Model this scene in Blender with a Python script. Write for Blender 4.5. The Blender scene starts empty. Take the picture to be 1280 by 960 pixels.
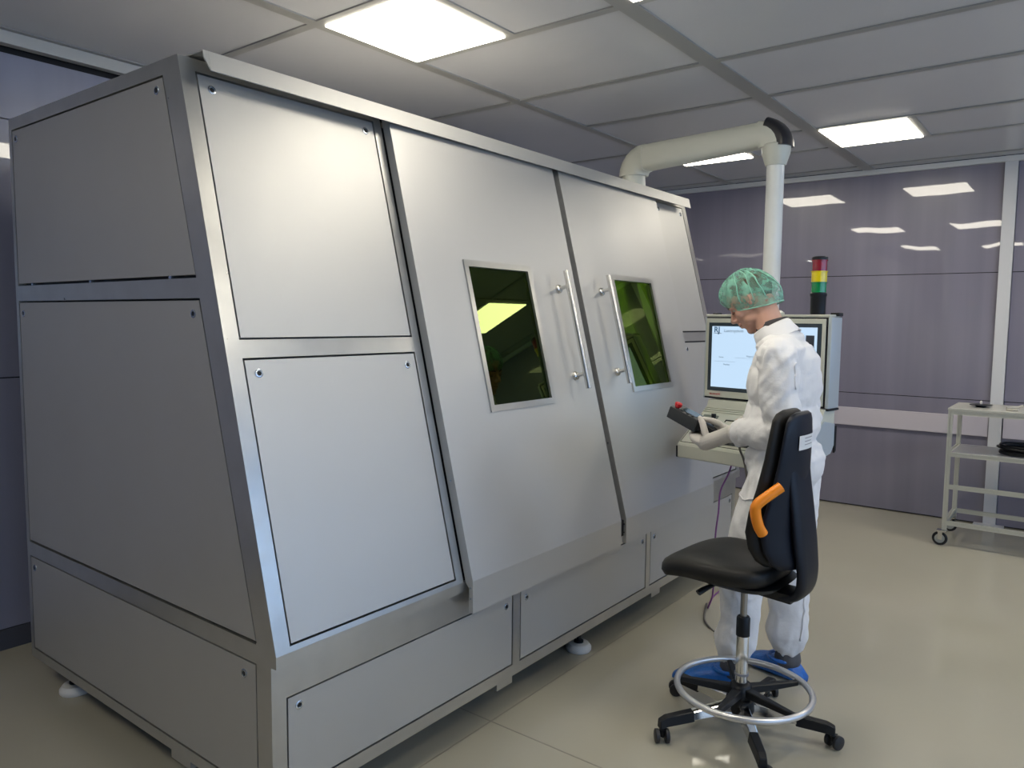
import bpy, bmesh, math, random
from mathutils import Vector, Matrix, noise
random.seed(4)
SC = bpy.context.scene
COL = SC.collection

# ------------------------------------------------------------------ camera
f_px, yaw, pitch, roll = 949.23, 0.9152, -0.0846, 0.0101
F = Vector((math.sin(yaw)*math.cos(pitch), math.cos(yaw)*math.cos(pitch), math.sin(pitch)))
R0 = Vector((math.cos(yaw), -math.sin(yaw), 0)); U0 = R0.cross(F)
R_ = R0*math.cos(roll)+U0*math.sin(roll); U_ = -R0*math.sin(roll)+U0*math.cos(roll)
cam = bpy.data.cameras.new('camera'); cam.sensor_width = 36; cam.lens = f_px/1280*36; cam.clip_start = .02
co = bpy.data.objects.new('camera', cam); COL.objects.link(co)
M = Matrix((R_, U_, -F)).transposed().to_4x4(); M.translation = Vector((-1.2448, -1.816, 1.6))
co.matrix_world = M; SC.camera = co

# ------------------------------------------------------------------ world, exposure
w = bpy.data.worlds.new('world'); SC.world = w; w.use_nodes = True
w.node_tree.nodes['Background'].inputs[0].default_value = (.30, .36, .5, 1)
w.node_tree.nodes['Background'].inputs[1].default_value = .05
SC.view_settings.view_transform = 'Standard'; SC.view_settings.look = 'None'
SC.view_settings.exposure = 1.06; SC.view_settings.gamma = 1; SC.view_settings.use_curve_mapping = False
LAMP = 7.0
FILL = 1.35  # strength of the added bluish fill panes

# ------------------------------------------------------------------ helpers
def mat(name, col, rough=.5, metal=0., spec=.5, noise_amt=0., noise_scale=5., bump=0., bump_scale=60., stretch=(1, 1, 1), coat=0., rvar=0.):
    m = bpy.data.materials.new(name); m.use_nodes = True
    nt = m.node_tree; b = nt.nodes['Principled BSDF']
    b.inputs['Base Color'].default_value = (*col, 1); b.inputs['Roughness'].default_value = rough
    b.inputs['Metallic'].default_value = metal; b.inputs['Specular IOR Level'].default_value = spec
    b.inputs['Coat Weight'].default_value = coat; b.inputs['Coat Roughness'].default_value = .05
    if noise_amt or bump or rvar:
        tc = nt.nodes.new('ShaderNodeTexCoord'); mp = nt.nodes.new('ShaderNodeMapping')
        mp.inputs['Scale'].default_value = stretch; nt.links.new(tc.outputs['Object'], mp.inputs[0])
        def nz(scale, detail=4):
            n = nt.nodes.new('ShaderNodeTexNoise'); n.inputs['Scale'].default_value = scale; n.inputs['Detail'].default_value = detail
            nt.links.new(mp.outputs[0], n.inputs['Vector']); return n
        if noise_amt:
            n = nz(noise_scale); mx = nt.nodes.new('ShaderNodeMix'); mx.data_type = 'RGBA'
            mx.inputs[6].default_value = (*[c*(1-noise_amt) for c in col], 1)
            mx.inputs[7].default_value = (*[min(1, c*(1+noise_amt)) for c in col], 1)
            nt.links.new(n.outputs['Fac'], mx.inputs[0]); nt.links.new(mx.outputs[2], b.inputs['Base Color'])
        if rvar:
            n = nz(noise_scale*1.7); mr = nt.nodes.new('ShaderNodeMapRange')
            mr.inputs[3].default_value = rough-rvar; mr.inputs[4].default_value = rough+rvar
            nt.links.new(n.outputs['Fac'], mr.inputs[0]); nt.links.new(mr.outputs[0], b.inputs['Roughness'])
        if bump:
            n = nz(bump_scale, 3); bp = nt.nodes.new('ShaderNodeBump'); bp.inputs['Strength'].default_value = bump
            bp.inputs['Distance'].default_value = .01
            nt.links.new(n.outputs['Fac'], bp.inputs['Height']); nt.links.new(bp.outputs[0], b.inputs['Normal'])
    return m
def emis(name, col, s):
    m = bpy.data.materials.new(name); m.use_nodes = True; nt = m.node_tree
    b = nt.nodes['Principled BSDF']; b.inputs['Base Color'].default_value = (.8, .8, .8, 1)
    b.inputs['Emission Color'].default_value = (*col, 1); b.inputs['Emission Strength'].default_value = s
    return m
def link(o, parent=None):
    COL.objects.link(o)
    if parent is not None:
        o.parent = parent
    return o
def wloc(o):
    v = Vector((0, 0, 0))
    while o is not None:
        v += o.location; o = o.parent
    return v
def obj(name, bm, m, parent=None, smooth=False, origin=None, recalc=True):
    """world-coordinate bmesh -> one mesh object (vertices stored about `origin` or the parent's)"""
    if recalc: bmesh.ops.recalc_face_normals(bm, faces=bm.faces[:])
    base = wloc(parent) if parent is not None else Vector((0, 0, 0))
    if origin is None:
        if parent is None and len(bm.verts):
            xs = [v.co for v in bm.verts]
            origin = Vector((sum(v.x for v in xs)/len(xs), sum(v.y for v in xs)/len(xs), min(v.z for v in xs)))
        else: origin = base
    origin = Vector(origin)
    bmesh.ops.translate(bm, verts=bm.verts[:], vec=-origin)
    me = bpy.data.meshes.new(name); bm.to_mesh(me); bm.free()
    if isinstance(m, (list, tuple)):
        for k in m: me.materials.append(k)
    else: me.materials.append(m)
    if smooth:
        me.shade_smooth() if hasattr(me, 'shade_smooth') else None
        for p in me.polygons: p.use_smooth = True
        if smooth != 'all':
            try: me.set_sharp_from_angle(angle=math.radians(38))
            except Exception: pass
    o = bpy.data.objects.new(name, me); o.location = origin-base
    return link(o, parent)
def empty(name, loc, label=None, cat=None, group=None):
    o = bpy.data.objects.new(name, None); o.location = loc; o.empty_display_size = .1; link(o)
    tag(o, label, cat, group); return o
def split(name, bm, m, parent, smooth=False):
    """one object per connected piece"""
    left = set(bm.verts); outs = []
    while left:
        st = [left.pop()]; comp = set(st)
        while st:
            for e in st.pop().link_edges:
                for v in e.verts:
                    if v in left: left.discard(v); comp.add(v); st.append(v)
        nb = bmesh.new(); mp = {v: nb.verts.new(v.co) for v in comp}
        for f in {f for v in comp for f in v.link_faces}: nb.faces.new([mp[v] for v in f.verts])
        outs.append(obj(name, nb, m, parent, smooth))
    bm.free(); return outs
def tag(o, label=None, cat=None, group=None, kind=None):
    if label: o['label'] = label
    if cat: o['category'] = cat
    if group: o['group'] = group
    if kind: o['kind'] = kind
    return o
B = bmesh.new
def box(bm, x0, x1, y0, y1, z0, z1, mi=0):
    vs = [bm.verts.new((x, y, z)) for x in (x0, x1) for y in (y0, y1) for z in (z0, z1)]
    for f in ((0, 1, 3, 2), (4, 6, 7, 5), (0, 4, 5, 1), (2, 3, 7, 6), (0, 2, 6, 4), (1, 5, 7, 3)):
        bm.faces.new([vs[i] for i in f]).material_index = mi
    return vs
def bev(bm, w, seg=2):
    bmesh.ops.bevel(bm, geom=bm.edges[:], offset=w, segments=seg, affect='EDGES', profile=.6); return bm
def hexa(bm, p, mi=0):
    """8 points: bottom 4 loop, top 4 loop"""
    vs = [bm.verts.new(q) for q in p]
    for f in ((0, 1, 2, 3), (7, 6, 5, 4), (0, 4, 5, 1), (1, 5, 6, 2), (2, 6, 7, 3), (3, 7, 4, 0)):
        bm.faces.new([vs[i] for i in f]).material_index = mi
def prism(bm, poly, vec, mi=0):
    """poly: 3D loop, extruded along vec"""
    a = [bm.verts.new(p) for p in poly]; b = [bm.verts.new(Vector(p)+Vector(vec)) for p in poly]
    n = len(a); bm.faces.new(a).material_index = mi; bm.faces.new(b[::-1]).material_index = mi
    for i in range(n): bm.faces.new((a[i], b[i], b[(i+1) % n], a[(i+1) % n])).material_index = mi
def loft(bm, rings, cap=True, closed=True, mi=0):
    vr = [[bm.verts.new(p) for p in r] for r in rings]; n = len(vr[0])
    for a, b in zip(vr, vr[1:]):
        for i in range(n if closed else n-1):
            bm.faces.new((a[i], a[(i+1) % n], b[(i+1) % n], b[i])).material_index = mi
    if cap:
        bm.faces.new(vr[0][::-1]).material_index = mi; bm.faces.new(vr[-1]).material_index = mi
def tube(bm, pts, r, seg=12, cap=True, sx=1., mi=0):
    pts = [Vector(p) for p in pts]; rr = r if isinstance(r, (list, tuple)) else [r]*len(pts)
    t0 = (pts[1]-pts[0]).normalized(); up = Vector((0, 0, 1)) if abs(t0.z) < .9 else Vector((0, 1, 0))
    u = t0.cross(up).normalized(); rings = []
    for i, p in enumerate(pts):
        t = (pts[min(i+1, len(pts)-1)]-pts[max(i-1, 0)]).normalized()
        u = (u-t*u.dot(t)).normalized(); v = t.cross(u)
        rings.append([p+(u*math.cos(a)*sx+v*math.sin(a))*rr[i] for a in [2*math.pi*k/seg for k in range(seg)]])
    loft(bm, rings, cap, mi=mi)
def ringtorus(bm, c, R, r, seg=64, ms=12, zs=1.):
    vr = []
    for i in range(seg):
        a = 2*math.pi*i/seg
        vr.append([bm.verts.new((c[0]+(R+r*math.cos(b))*math.cos(a), c[1]+(R+r*math.cos(b))*math.sin(a), c[2]+r*zs*math.sin(b))) for b in [2*math.pi*k/ms for k in range(ms)]])
    for i in range(seg):
        for k in range(ms): bm.faces.new((vr[i][k], vr[(i+1) % seg][k], vr[(i+1) % seg][(k+1) % ms], vr[i][(k+1) % ms]))
def lathe(bm, c, prof, seg=24, axis=(0, 0, 1), mi=0):
    ax = Vector(axis).normalized(); u = ax.orthogonal().normalized(); v = ax.cross(u); c = Vector(c)
    loft(bm, [[c+ax*h+(u*math.cos(a)+v*math.sin(a))*max(r, 1e-4) for a in [2*math.pi*k/seg for k in range(seg)]] for r, h in prof], mi=mi)
def ell(bm, c, rad, rot=None, sub=3):
    m = Matrix.Translation(c) @ ((rot.to_4x4() if rot else Matrix.Identity(4)) @ Matrix.Diagonal((*rad, 1)))
    bmesh.ops.create_icosphere(bm, subdivisions=sub, radius=1, matrix=m)
def smooth_pts(pts, n=6):
    """Catmull-Rom"""
    P = [Vector(p) for p in pts]; P = [P[0]*2-P[1]]+P+[P[-1]*2-P[-2]]; out = []
    for i in range(1, len(P)-2):
        for k in range(n):
            t = k/n; a, b, c, d = P[i-1:i+3]
            out.append(.5*((2*b)+(c-a)*t+(2*a-5*b+4*c-d)*t*t+(3*b-a-3*c+d)*t**3))
    return out+[P[-2]]
def cap_chain(bm, pts, rad, n=4, sub=2):
    """dense spheres along a chain, to be voxel-remeshed into one surface"""
    for (a, b), (ra, rb) in zip(zip(pts, pts[1:]), zip(rad, rad[1:])):
        a, b = Vector(a), Vector(b)
        rng = [0, 1]
        for t in rng:
            bmesh.ops.create_icosphere(bm, subdivisions=sub, radius=(ra+(rb-ra)*t), matrix=Matrix.Translation(a.lerp(b, t)))
        tube(bm, [a, b], [ra, rb], 16)
def remesh(name, bm, voxel, smooth_it=4, fac=.5):
    me = bpy.data.meshes.new('tmp'); bm.to_mesh(me); bm.free()
    o = bpy.data.objects.new('tmp', me); COL.objects.link(o)
    r = o.modifiers.new('r', 'REMESH'); r.mode = 'VOXEL'; r.voxel_size = voxel; r.use_smooth_shade = True
    if smooth_it:
        s = o.modifiers.new('s', 'SMOOTH'); s.factor = fac; s.iterations = smooth_it
    dg = bpy.context.evaluated_depsgraph_get(); dg.update()
    out = bpy.data.meshes.new_from_object(o.evaluated_get(dg))
    bpy.data.objects.remove(o); bpy.data.meshes.remove(me)
    b2 = bmesh.new(); b2.from_mesh(out); bpy.data.meshes.remove(out); return b2
def text(name, body, size, m, loc, rot, parent, depth=.0006, align='LEFT'):
    c = bpy.data.curves.new(name, 'FONT'); c.body = body; c.size = size; c.extrude = depth; c.align_x = align; c.offset = .0009 if size > .03 else 0
    o = bpy.data.objects.new('tmp', c); COL.objects.link(o)
    dg = bpy.context.evaluated_depsgraph_get(); dg.update()
    me = bpy.data.meshes.new_from_object(o.evaluated_get(dg)); bpy.data.objects.remove(o); bpy.data.curves.remove(c)
    me.transform(rot.to_4x4()); bm = bmesh.new(); bm.from_mesh(me); bpy.data.meshes.remove(me)
    bmesh.ops.translate(bm, verts=bm.verts[:], vec=Vector(loc))
    return obj(name, bm, m, parent, recalc=False)

# ------------------------------------------------------------------ materials
steel = mat('satin_steel', (.57, .56, .54), .52, .8, noise_amt=.03, noise_scale=3, bump=.03, bump_scale=500, rvar=.03)
steel_tube = mat('brushed_tube_steel', (.54, .53, .505), .32, .85, noise_amt=.12, noise_scale=9, rvar=.09)
steel_door = mat('satin_door_steel', (.58, .57, .555), .50, .8, noise_amt=.03, noise_scale=2, bump=.03, bump_scale=500, rvar=.03)
chrome = mat('polished_chrome', (.75, .75, .74), .12, 1.)
satin_bar = mat('satin_stainless_bar', (.68, .66, .62), .25, 1.)
black_gap = mat('black_rubber', (.013, .013, .016), .5, spec=.25)
black_pl = mat('black_plastic', (.008, .009, .011), .42, spec=.35)
dark_in = mat('dark_interior_paint', (.03, .03, .027), .5, noise_amt=.3, noise_scale=4)
zinc = mat('zinc_lock', (.55, .6, .66), .25, 1.)
white_foot = mat('white_foot_plastic', (.72, .71, .69), .4)

# ------------------------------------------------------------------ room
ZC, XW, YB = 2.891, 5.80, 2.25
X0, Y0 = -4.6, -6.0
floor_m = mat('glossy_epoxy_floor', (.43, .40, .32), .13, noise_amt=.06, noise_scale=1.3, rvar=.03, spec=.5)
bm = B(); box(bm, X0, XW+.1, Y0, YB+.1, -.1, 0); fl = obj('floor', bm, floor_m); tag(fl, kind='structure')
# thin filled joints of the poured floor
jm = mat('floor_joint_filler', (.24, .22, .17), .35)
for q in ((1.02, None), (None, .015)):
    bm = B()
    if q[0] is not None: box(bm, q[0]-.003, q[0]+.003, Y0, YB, -.003, .0004)
    else: box(bm, X0, 5.5, q[1]-.003, q[1]+.003, -.003, .0004)
    obj('floor_joint', bm, jm, fl)

ceil_m = mat('grey_ceiling_panel', (.65, .65, .67), .27, noise_amt=.03, noise_scale=2, spec=.6)
bar_m = mat('grey_ceiling_bar', (.36, .355, .34), .4)
bm = B(); box(bm, X0, XW+.1, Y0, YB+.1, ZC+.03, ZC+.13); ce = obj('ceiling', bm, bar_m); tag(ce, kind='structure')
def cpanel(x0, x1, y0, y1):
    bm = B(); box(bm, x0, x1, y0, y1, ZC+.004, ZC+.029); obj('ceiling_panel', bm, ceil_m, ce)
def cbar(x0, x1, y0, y1):
    bm = B(); box(bm, x0, x1, y0, y1, ZC-.003, ZC+.029); obj('ceiling_bar', bm, bar_m, ce)
lights = []
PER = 3.15
rows = [(-5.9, -4.25), (-4.25, -3.05), (-3.05, -1.83), (-1.83, -.20), (-.20, 1.0), (1.0, 2.2)]
def hb(y): return .045 if abs(y+.2) < .01 or abs(y+3.05) < .01 else .03
lamp_rows = {(-.20, 1.0): (.41, .97), (-1.83, -.20): (-.78, -.25), (-3.05, -1.83): (-2.46, -1.87), (-4.25, -3.05): (-3.65, -3.1)}
for (ya, yb) in rows:
    ha, hbb = hb(ya), hb(yb)
    for k in range(-2, 3):
        xo = k*PER
        xs = [.97, 1.60, 2.45, 3.19, 4.12] if yb < 1.5 else [.97, 2.45, 4.12]
        for i, xa in enumerate(xs[:-1]):
            xb = xs[i+1]; a, b = xa+xo, xb+xo
            if b < X0 or a > XW: continue
            a2, b2 = max(a, X0)+.022, min(b, XW)-.022
            if i == 0 and (ya, yb) in lamp_rows and not (k == -2 or (k == -1 and ya < -2)):
                la, lb = lamp_rows[(ya, yb)]
                lights.append((a+.03, a+.60, la, lb))
                lights[-1] = (a+.03, a+.60, la, lb)
                cbar(a+.022, b-.022, la-.05, la-.0)
                cpanel(a2, b2, ya+ha, la-.05)
            else: cpanel(a2, b2, ya+ha, yb-hbb)
            cbar(a-.022, a+.022, ya+ha, yb-hbb)
for y in (-4.25, -3.05, -1.83, -.20, 1.0, 2.2):
    cbar(X0, XW, y-hb(y), y+hb(y))
lampm = emis('lamp_diffuser', (1., .935, .79), LAMP)
lframe = mat('lamp_frame', (.3, .3, .28), .4)
def lname(a, y):
    col = {-2: 'far left', -1: 'left behind the camera', 0: 'over the steel machine', 1: 'at the purple wall'}[round((a-1.0)/PER)]
    rw = 'nearest the rear wall' if y > 0 else 'beside the main ceiling beam' if y > -1 else 'second row out from the beam' if y > -2.9 else 'outermost row'
    return col, rw
LN = {(0, .41): 'large square ceiling lamp glowing right above the big steel machine',
      (0, -.78): 'ceiling lamp cut off by the top edge of the photo, beside the wide beam',
      (1, -.78): 'bright rectangular ceiling lamp right of the arm elbow, near the purple wall',
      (1, .41): 'ceiling lamp partly hidden behind the horizontal support arm'}
for (a, b, ya, yb) in lights:
    key = (round((a-1.0)/PER), ya)
    c, r = lname(a, ya)
    e = empty('ceiling_light', ((a+b)/2, (ya+yb)/2, ZC), LN.get(key, f'flat ceiling lamp {c}, {r}'), 'light', 'square ceiling lamps')
    bm = B(); box(bm, a, b, ya, yb, ZC-.010, ZC+.004); obj('diffuser', bm, lampm, e)
    bm = B(); t = .01
    box(bm, a-t, a, ya-t, yb+t, ZC-.002, ZC+.028); box(bm, b, b+t, ya-t, yb+t, ZC-.002, ZC+.028)
    box(bm, a, b, ya-t, ya, ZC-.002, ZC+.028); box(bm, a, b, yb, yb+t, ZC-.002, ZC+.028)
    obj('lamp_frame', bm, lframe, e)

# glossy purple-grey foil walls
def wallmat(name, col, stretch, waves=.11):
    m = bpy.data.materials.new(name); m.use_nodes = True; nt = m.node_tree; b = nt.nodes['Principled BSDF']
    tc = nt.nodes.new('ShaderNodeTexCoord'); mp = nt.nodes.new('ShaderNodeMapping'); mp.inputs['Scale'].default_value = stretch
    nt.links.new(tc.outputs['Object'], mp.inputs[0])
    n = nt.nodes.new('ShaderNodeTexNoise'); n.inputs['Scale'].default_value = 2.2; n.inputs['Detail'].default_value = 3
    nt.links.new(mp.outputs[0], n.inputs['Vector'])
    mx = nt.nodes.new('ShaderNodeMix'); mx.data_type = 'RGBA'
    mx.inputs[6].default_value = (*[c*.78 for c in col], 1); mx.inputs[7].default_value = (*[c*1.22 for c in col], 1)
    nt.links.new(n.outputs['Fac'], mx.inputs[0]); nt.links.new(mx.outputs[2], b.inputs['Base Color'])
    b.inputs['Roughness'].default_value = .32
    b.inputs['Coat Weight'].default_value = 1.; b.inputs['Coat Roughness'].default_value = .02; b.inputs['Coat IOR'].default_value = 1.55
    mp2 = nt.nodes.new('ShaderNodeMapping'); mp2.inputs['Scale'].default_value = (1, 1, .55)
    nt.links.new(tc.outputs['Object'], mp2.inputs[0])
    n2 = nt.nodes.new('ShaderNodeTexNoise'); n2.inputs['Scale'].default_value = 3.4; n2.inputs['Detail'].default_value = 1.0
    nt.links.new(mp2.outputs[0], n2.inputs['Vector'])
    bp = nt.nodes.new('ShaderNodeBump'); bp.inputs['Strength'].default_value = waves; bp.inputs['Distance'].default_value = .02
    nt.links.new(n2.outputs['Fac'], bp.inputs['Height']); nt.links.new(bp.outputs[0], b.inputs['Coat Normal'])
    return m
PURPLE = (.21, .198, .262)
wall_r = wallmat('purple_foil_wall', PURPLE, (1, 3.2, .12))
wall_b = wallmat('blue_foil_wall', (.25, .26, .36), (3.2, 1, .12))
wall_m = mat('painted_wall', (.20, .21, .27), .35)
pillar_m = mat('white_pillar', (.62, .62, .64), .35, spec=.6)
bm = B(); box(bm, XW+.03, XW+.13, Y0, YB+.13, 0, ZC); wr = obj('wall_right', bm, black_gap); tag(wr, kind='structure')
ys = [(YB, -1.172), (-1.262, -3.6), (-3.69, -5.99)]
for ya, yb in ys:
    for za, zb in ((.012, .993), (.999, 2.003), (2.009, ZC-.045)):
        bm = B(); box(bm, XW, XW+.029, yb+.002, ya-.002, za, zb); obj('wall_panel', bm, wall_r, wr)
bm = B(); box(bm, XW-.022, XW-.001, -1.170, YB, .712, .868); bev(bm, .004); o = obj('cable_duct', bm, mat('lilac_grey_duct', (.56, .52, .58), .4), wr)
bm = B(); box(bm, XW-.022, XW-.001, -3.6, -1.27, .712, .868); obj('cable_duct', bm, o.data.materials[0], wr)
for n_, (ya, yb) in enumerate(((-1.26, -1.174), (-3.69, -3.6))):
    bm = B(); box(bm, XW-.03, XW+.029, ya, yb, .0, ZC-.001); box(bm, XW-.10, XW-.03, ya-.06, yb+.06, 0, .02)
    tag(obj('trim_%d' % (n_+1), bm, pillar_m), kind='structure')
rail_m = mat('aluminium_ceiling_rail', (.75, .75, .74), .35, .2)
bm = B(); box(bm, XW-.04, XW, Y0, YB, ZC-.045, ZC-.004); tag(obj('trim_3', bm, rail_m), kind='structure')
bm = B(); box(bm, X0, XW+.02, YB+.03, YB+.13, 0, ZC); wb = obj('wall_back', bm, black_gap); tag(wb, kind='structure')
for i in range(9):
    a = X0+.0+i*1.156
    for za, zb in ((.10, 1.30), (1.306, 2.50), (2.506, ZC-.09)):
        bm = B(); box(bm, a+.003, min(a+1.153, XW), YB, YB+.029, za, zb); obj('wall_panel', bm, wall_b, wb)
bm = B(); box(bm, X0, XW-.04, YB-.05, YB, ZC-.06, ZC-.004); tag(obj('trim_4', bm, mat('painted_ceiling_track', (.62, .61, .58), .35)), kind='structure')
bm = B(); box(bm, X0, XW, YB-.012, YB+.029, 0, .097); tag(obj('baseboard_back', bm, mat('blue_grey_baseboard', (.07, .075, .10), .4)), kind='structure')
bm = B(); box(bm, X0-.1, X0, Y0, YB, 0, ZC); tag(obj('wall_left', bm, mat('left_wall_paint', (.14, .14, .17), .4)), kind='structure')
bm = B(); box(bm, X0, XW+.1, Y0-.1, Y0, 0, ZC); tag(obj('wall_front', bm, mat('front_wall_paint', (.58, .60, .66), .4)), kind='structure')
fill_m = emis('daylight_pane', (.36, .60, 1.), FILL); wfm = mat('window_frame_paint', (.5, .5, .5), .4)  # glowing panes added behind the camera as bluish fill light
for k in range(4):
    a = -4.2+k*2.4; bm = B(); box(bm, a, a+2.2, Y0+.002, Y0+.012, .95, 2.55); wo = obj('window_%d' % (k+1), bm, fill_m); tag(wo, kind='structure')
    for q in ((a-.05, a, .90, 2.6), (a+2.2, a+2.25, .90, 2.6), (a, a+2.2, .90, .95), (a, a+2.2, 2.55, 2.6), (a+1.08, a+1.12, .95, 2.55)):
        bm = B(); box(bm, q[0], q[1], Y0+.001, Y0+.05, q[2], q[3]); obj('window_frame', bm, wfm, wo)  # frames around the added fill panes

# ------------------------------------------------------------------ machine
H, ZK, YT, YK, D, ZB, L = 2.384, .637, .420, -.025, 1.72, .147, 3.52
NF = Vector((0, -(H-ZK), (YT-YK))).normalized()          # outward normal of the sloping front
def fp(x, z, off=0):
    """point on the sloping front at nominal height z, off metres proud of it"""
    s = (z-ZK)/(H-ZK)
    return Vector((x, YK+s*(YT-YK), z))+NF*off
mach = empty('machine_enclosure', (0, 0, 0), 'huge brushed-steel machine enclosure with sloping front, two green windows and bar handles', 'machine')
def slab(bm, x0, x1, z0, z1, o0, o1, xb0=None, xb1=None, mi=0):
    """slab on the sloping front between offsets o0 and o1"""
    hexa(bm, [fp(x0, z0, o0), fp(x1, z0, o0), fp(x1, z1, o0), fp(x0, z1, o0), fp(x0, z0, o1), fp(x1, z0, o1), fp(x1, z1, o1), fp(x0, z1, o1)], mi)
def lock(c, n, parent):
    n = Vector(n).normalized(); bm = B()
    lathe(bm, Vector(c), [(.0135, -.001), (.0135, .0022), (.012, .003), (.0085, .003), (.0085, .0012), (.0001, .0012)], 20, n)
    k = obj('lock', bm, zinc, parent, smooth=True)
def key_(c, n, parent):
    n = Vector(n).normalized(); u = n.orthogonal().normalized(); bm = B()
    lathe(bm, Vector(c)+n*.0012, [(.0072, 0), (.0072, .0008), (.0001, .0008)], 14, n); obj('lock_core', bm, black_pl, parent)
def frame_piece(name, build, m=None):
    bm = B(); build(bm); return obj(name, bm, m or steel_tube, mach)
# side frame (x 0 - .05), polygons in (y, z)
def sp(poly, t=.05, x=0.):
    def f(bm): prism(bm, [(x, y, z) for y, z in poly], (t, 0, 0))
    return f
def yf(z): return YK+(z-ZK)/(H-ZK)*(YT-YK)
def yp(z): return yf(z)+.088+.010*(z-.64)/1.7             # front edge of the side panels
for x in (0., L-.05):
    frame_piece('frame_post', sp([(YK, .600), (YK, ZK), (YT, H), (YT+.098, H), (yp(H-.05), H-.05), (yp(.655), .655), (.071, .655), (.071, .600)], x=x))
    frame_piece('frame_rail', sp([(YT+.098, H), (D, H), (D, H-.046), (yp(H-.05), H-.046)], x=x))
    frame_piece('frame_rail', sp([(yp(1.716), 1.716), (D-.026, 1.716), (D-.026, 1.655), (yp(1.655), 1.655)], x=x))
    frame_piece('frame_rail', sp([(.071, .650), (D-.026, .650), (D-.026, .592), (.071, .592)], x=x))
    frame_piece('frame_rail', sp([(.071, .186), (D-.026, .186), (D-.026, ZB), (.071, ZB)], x=x))
    frame_piece('frame_post', sp([(0, .600), (.071, .600), (.071, ZB), (0, ZB)], x=x))
    frame_piece('frame_post', sp([(D-.026, H-.046), (D, H-.046), (D, ZB), (D-.026, ZB)], x=x))
def side_panel(poly, locks):
    bm = B(); prism(bm, [(.001, y, z) for y, z in poly], (.016, 0, 0)); o = obj('side_panel', bm, steel, mach)
    for y, z in locks: lock((.001, y, z), (-1, 0, 0), o); key_((.001, y, z), (-1, 0, 0), o)
g = .0065
side_panel([(yp(1.716)+g, 1.716+.010), (D-.026-g, 1.716+.010), (D-.026-g, H-.046-g), (yp(H-.05)+g, H-.046-g)], [(yp(2.298)+.05, 2.298), (D-.07, 2.298)])
side_panel([(yp(.655)+g, .650+g+.003), (D-.026-g, .650+g+.003), (D-.026-g, 1.655-.007), (yp(1.655)+g, 1.655-.007)], [(yp(1.608)+.05, 1.608), (D-.07, 1.605)])
side_panel([(.071+g, .186+g), (D-.026-g, .186+g), (D-.026-g, .592-g), (.071+g, .592-g)], [(.135, .545), (D-.07, .545)])
# little pins in the gap under the upper side panel
bm = B()
for y in (.50, 1.05, 1.56): box(bm, .002, .012, y-.008, y+.008, 1.714, 1.727)
split('gap_pin', bm, zinc, mach)
# sloping front frames
XA, XB, XC2, XD = .81, 1.900, 1.948, 3.005
frame_piece('frame_post', lambda bm: slab(bm, .05, .0501, ZK, H, -.05, 0))
def bay(xa, xb, left):
    frame_piece('frame_rail', lambda bm: slab(bm, xa, xb, 1.478, 1.532, -.05, 0))
    frame_piece('frame_rail', lambda bm: slab(bm, xa, xb, H-.040, H, -.05, 0))
    frame_piece('frame_rail', lambda bm: slab(bm, xa, xb, ZK-.0, ZK+.016, -.05, 0))
    for za, zb in ((1.532+g, H-.040-g), (ZK+.016+g, 1.478-g)):
        bm = B(); slab(bm, xa+g, xb-g, za, zb, -.018, -.001); o = obj('front_panel', bm, steel, mach)
        for x in (xa+.048, xb-.048):
            lock(fp(x, zb-.040, -.001), NF, o); key_(fp(x, zb-.040, -.001), NF, o)
bay(.05, .768, True)
bm = B(); slab(bm, XD+.06, L-.055, 1.532, 1.541, -.001, .0005); slab(bm, XD+.06, L-.055, 1.469, 1.478, -.001, .0005)
split('panel_slot', bm, black_gap, mach)
frame_piece('frame_post', lambda bm: slab(bm, .768, XA-.006, ZK, H, -.05, 0))
bay(XD+.055, L-.05, False)
frame_piece('frame_post', lambda bm: slab(bm, XD-.02, XD+.055, ZK, H, -.05, 0))
# door reveal (dark rubber behind and between the doors)
bm = B(); slab(bm, XA-.005, XA+.05, ZK-.02, H-.05, -.05, -.012); slab(bm, XB-.06, XC2+.06, ZK-.0, H-.05, -.05, .012)
slab(bm, XD-.10, XD-.021, ZK, H-.05, -.05, .0)
split('door_seal', bm, black_gap, mach)
bm = B(); box(bm, XB-.02, XC2+.02, -.052, -.004, .560, .640); bev(bm, .003, 1); split('door_seal', bm, black_gap, mach)
frame_piece('frame_rail', lambda bm: slab(bm, XA+.051, XD-.101, H-.045, H, -.05, .0))
# doors
glass = bpy.data.materials.new('green_laser_glass'); glass.use_nodes = True
nt = glass.node_tree; nt.nodes.remove(nt.nodes['Principled BSDF']); out = nt.nodes['Material Output']
tr = nt.nodes.new('ShaderNodeBsdfTransparent'); tr.inputs[0].default_value = (.17, .26, .035, 1)
gl = nt.nodes.new('ShaderNodeBsdfGlossy'); gl.inputs[0].default_value = (.62, .80, .30, 1); gl.inputs['Roughness'].default_value = .01
fr = nt.nodes.new('ShaderNodeFresnel'); fr.inputs[0].default_value = 1.75
mx = nt.nodes.new('ShaderNodeMixShader'); ge = nt.nodes.new('ShaderNodeNewGeometry'); mm = nt.nodes.new('ShaderNodeMath'); mm.operation = 'SUBTRACT'; mm.use_clamp = True
nt.links.new(fr.outputs[0], mm.inputs[0]); nt.links.new(ge.outputs['Backfacing'], mm.inputs[1]); nt.links.new(mm.outputs[0], mx.inputs[0]); nt.links.new(tr.outputs[0], mx.inputs[1])
nt.links.new(gl.outputs[0], mx.inputs[2]); nt.links.new(mx.outputs[0], out.inputs[0])
OD, TH = .041, .036
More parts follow.
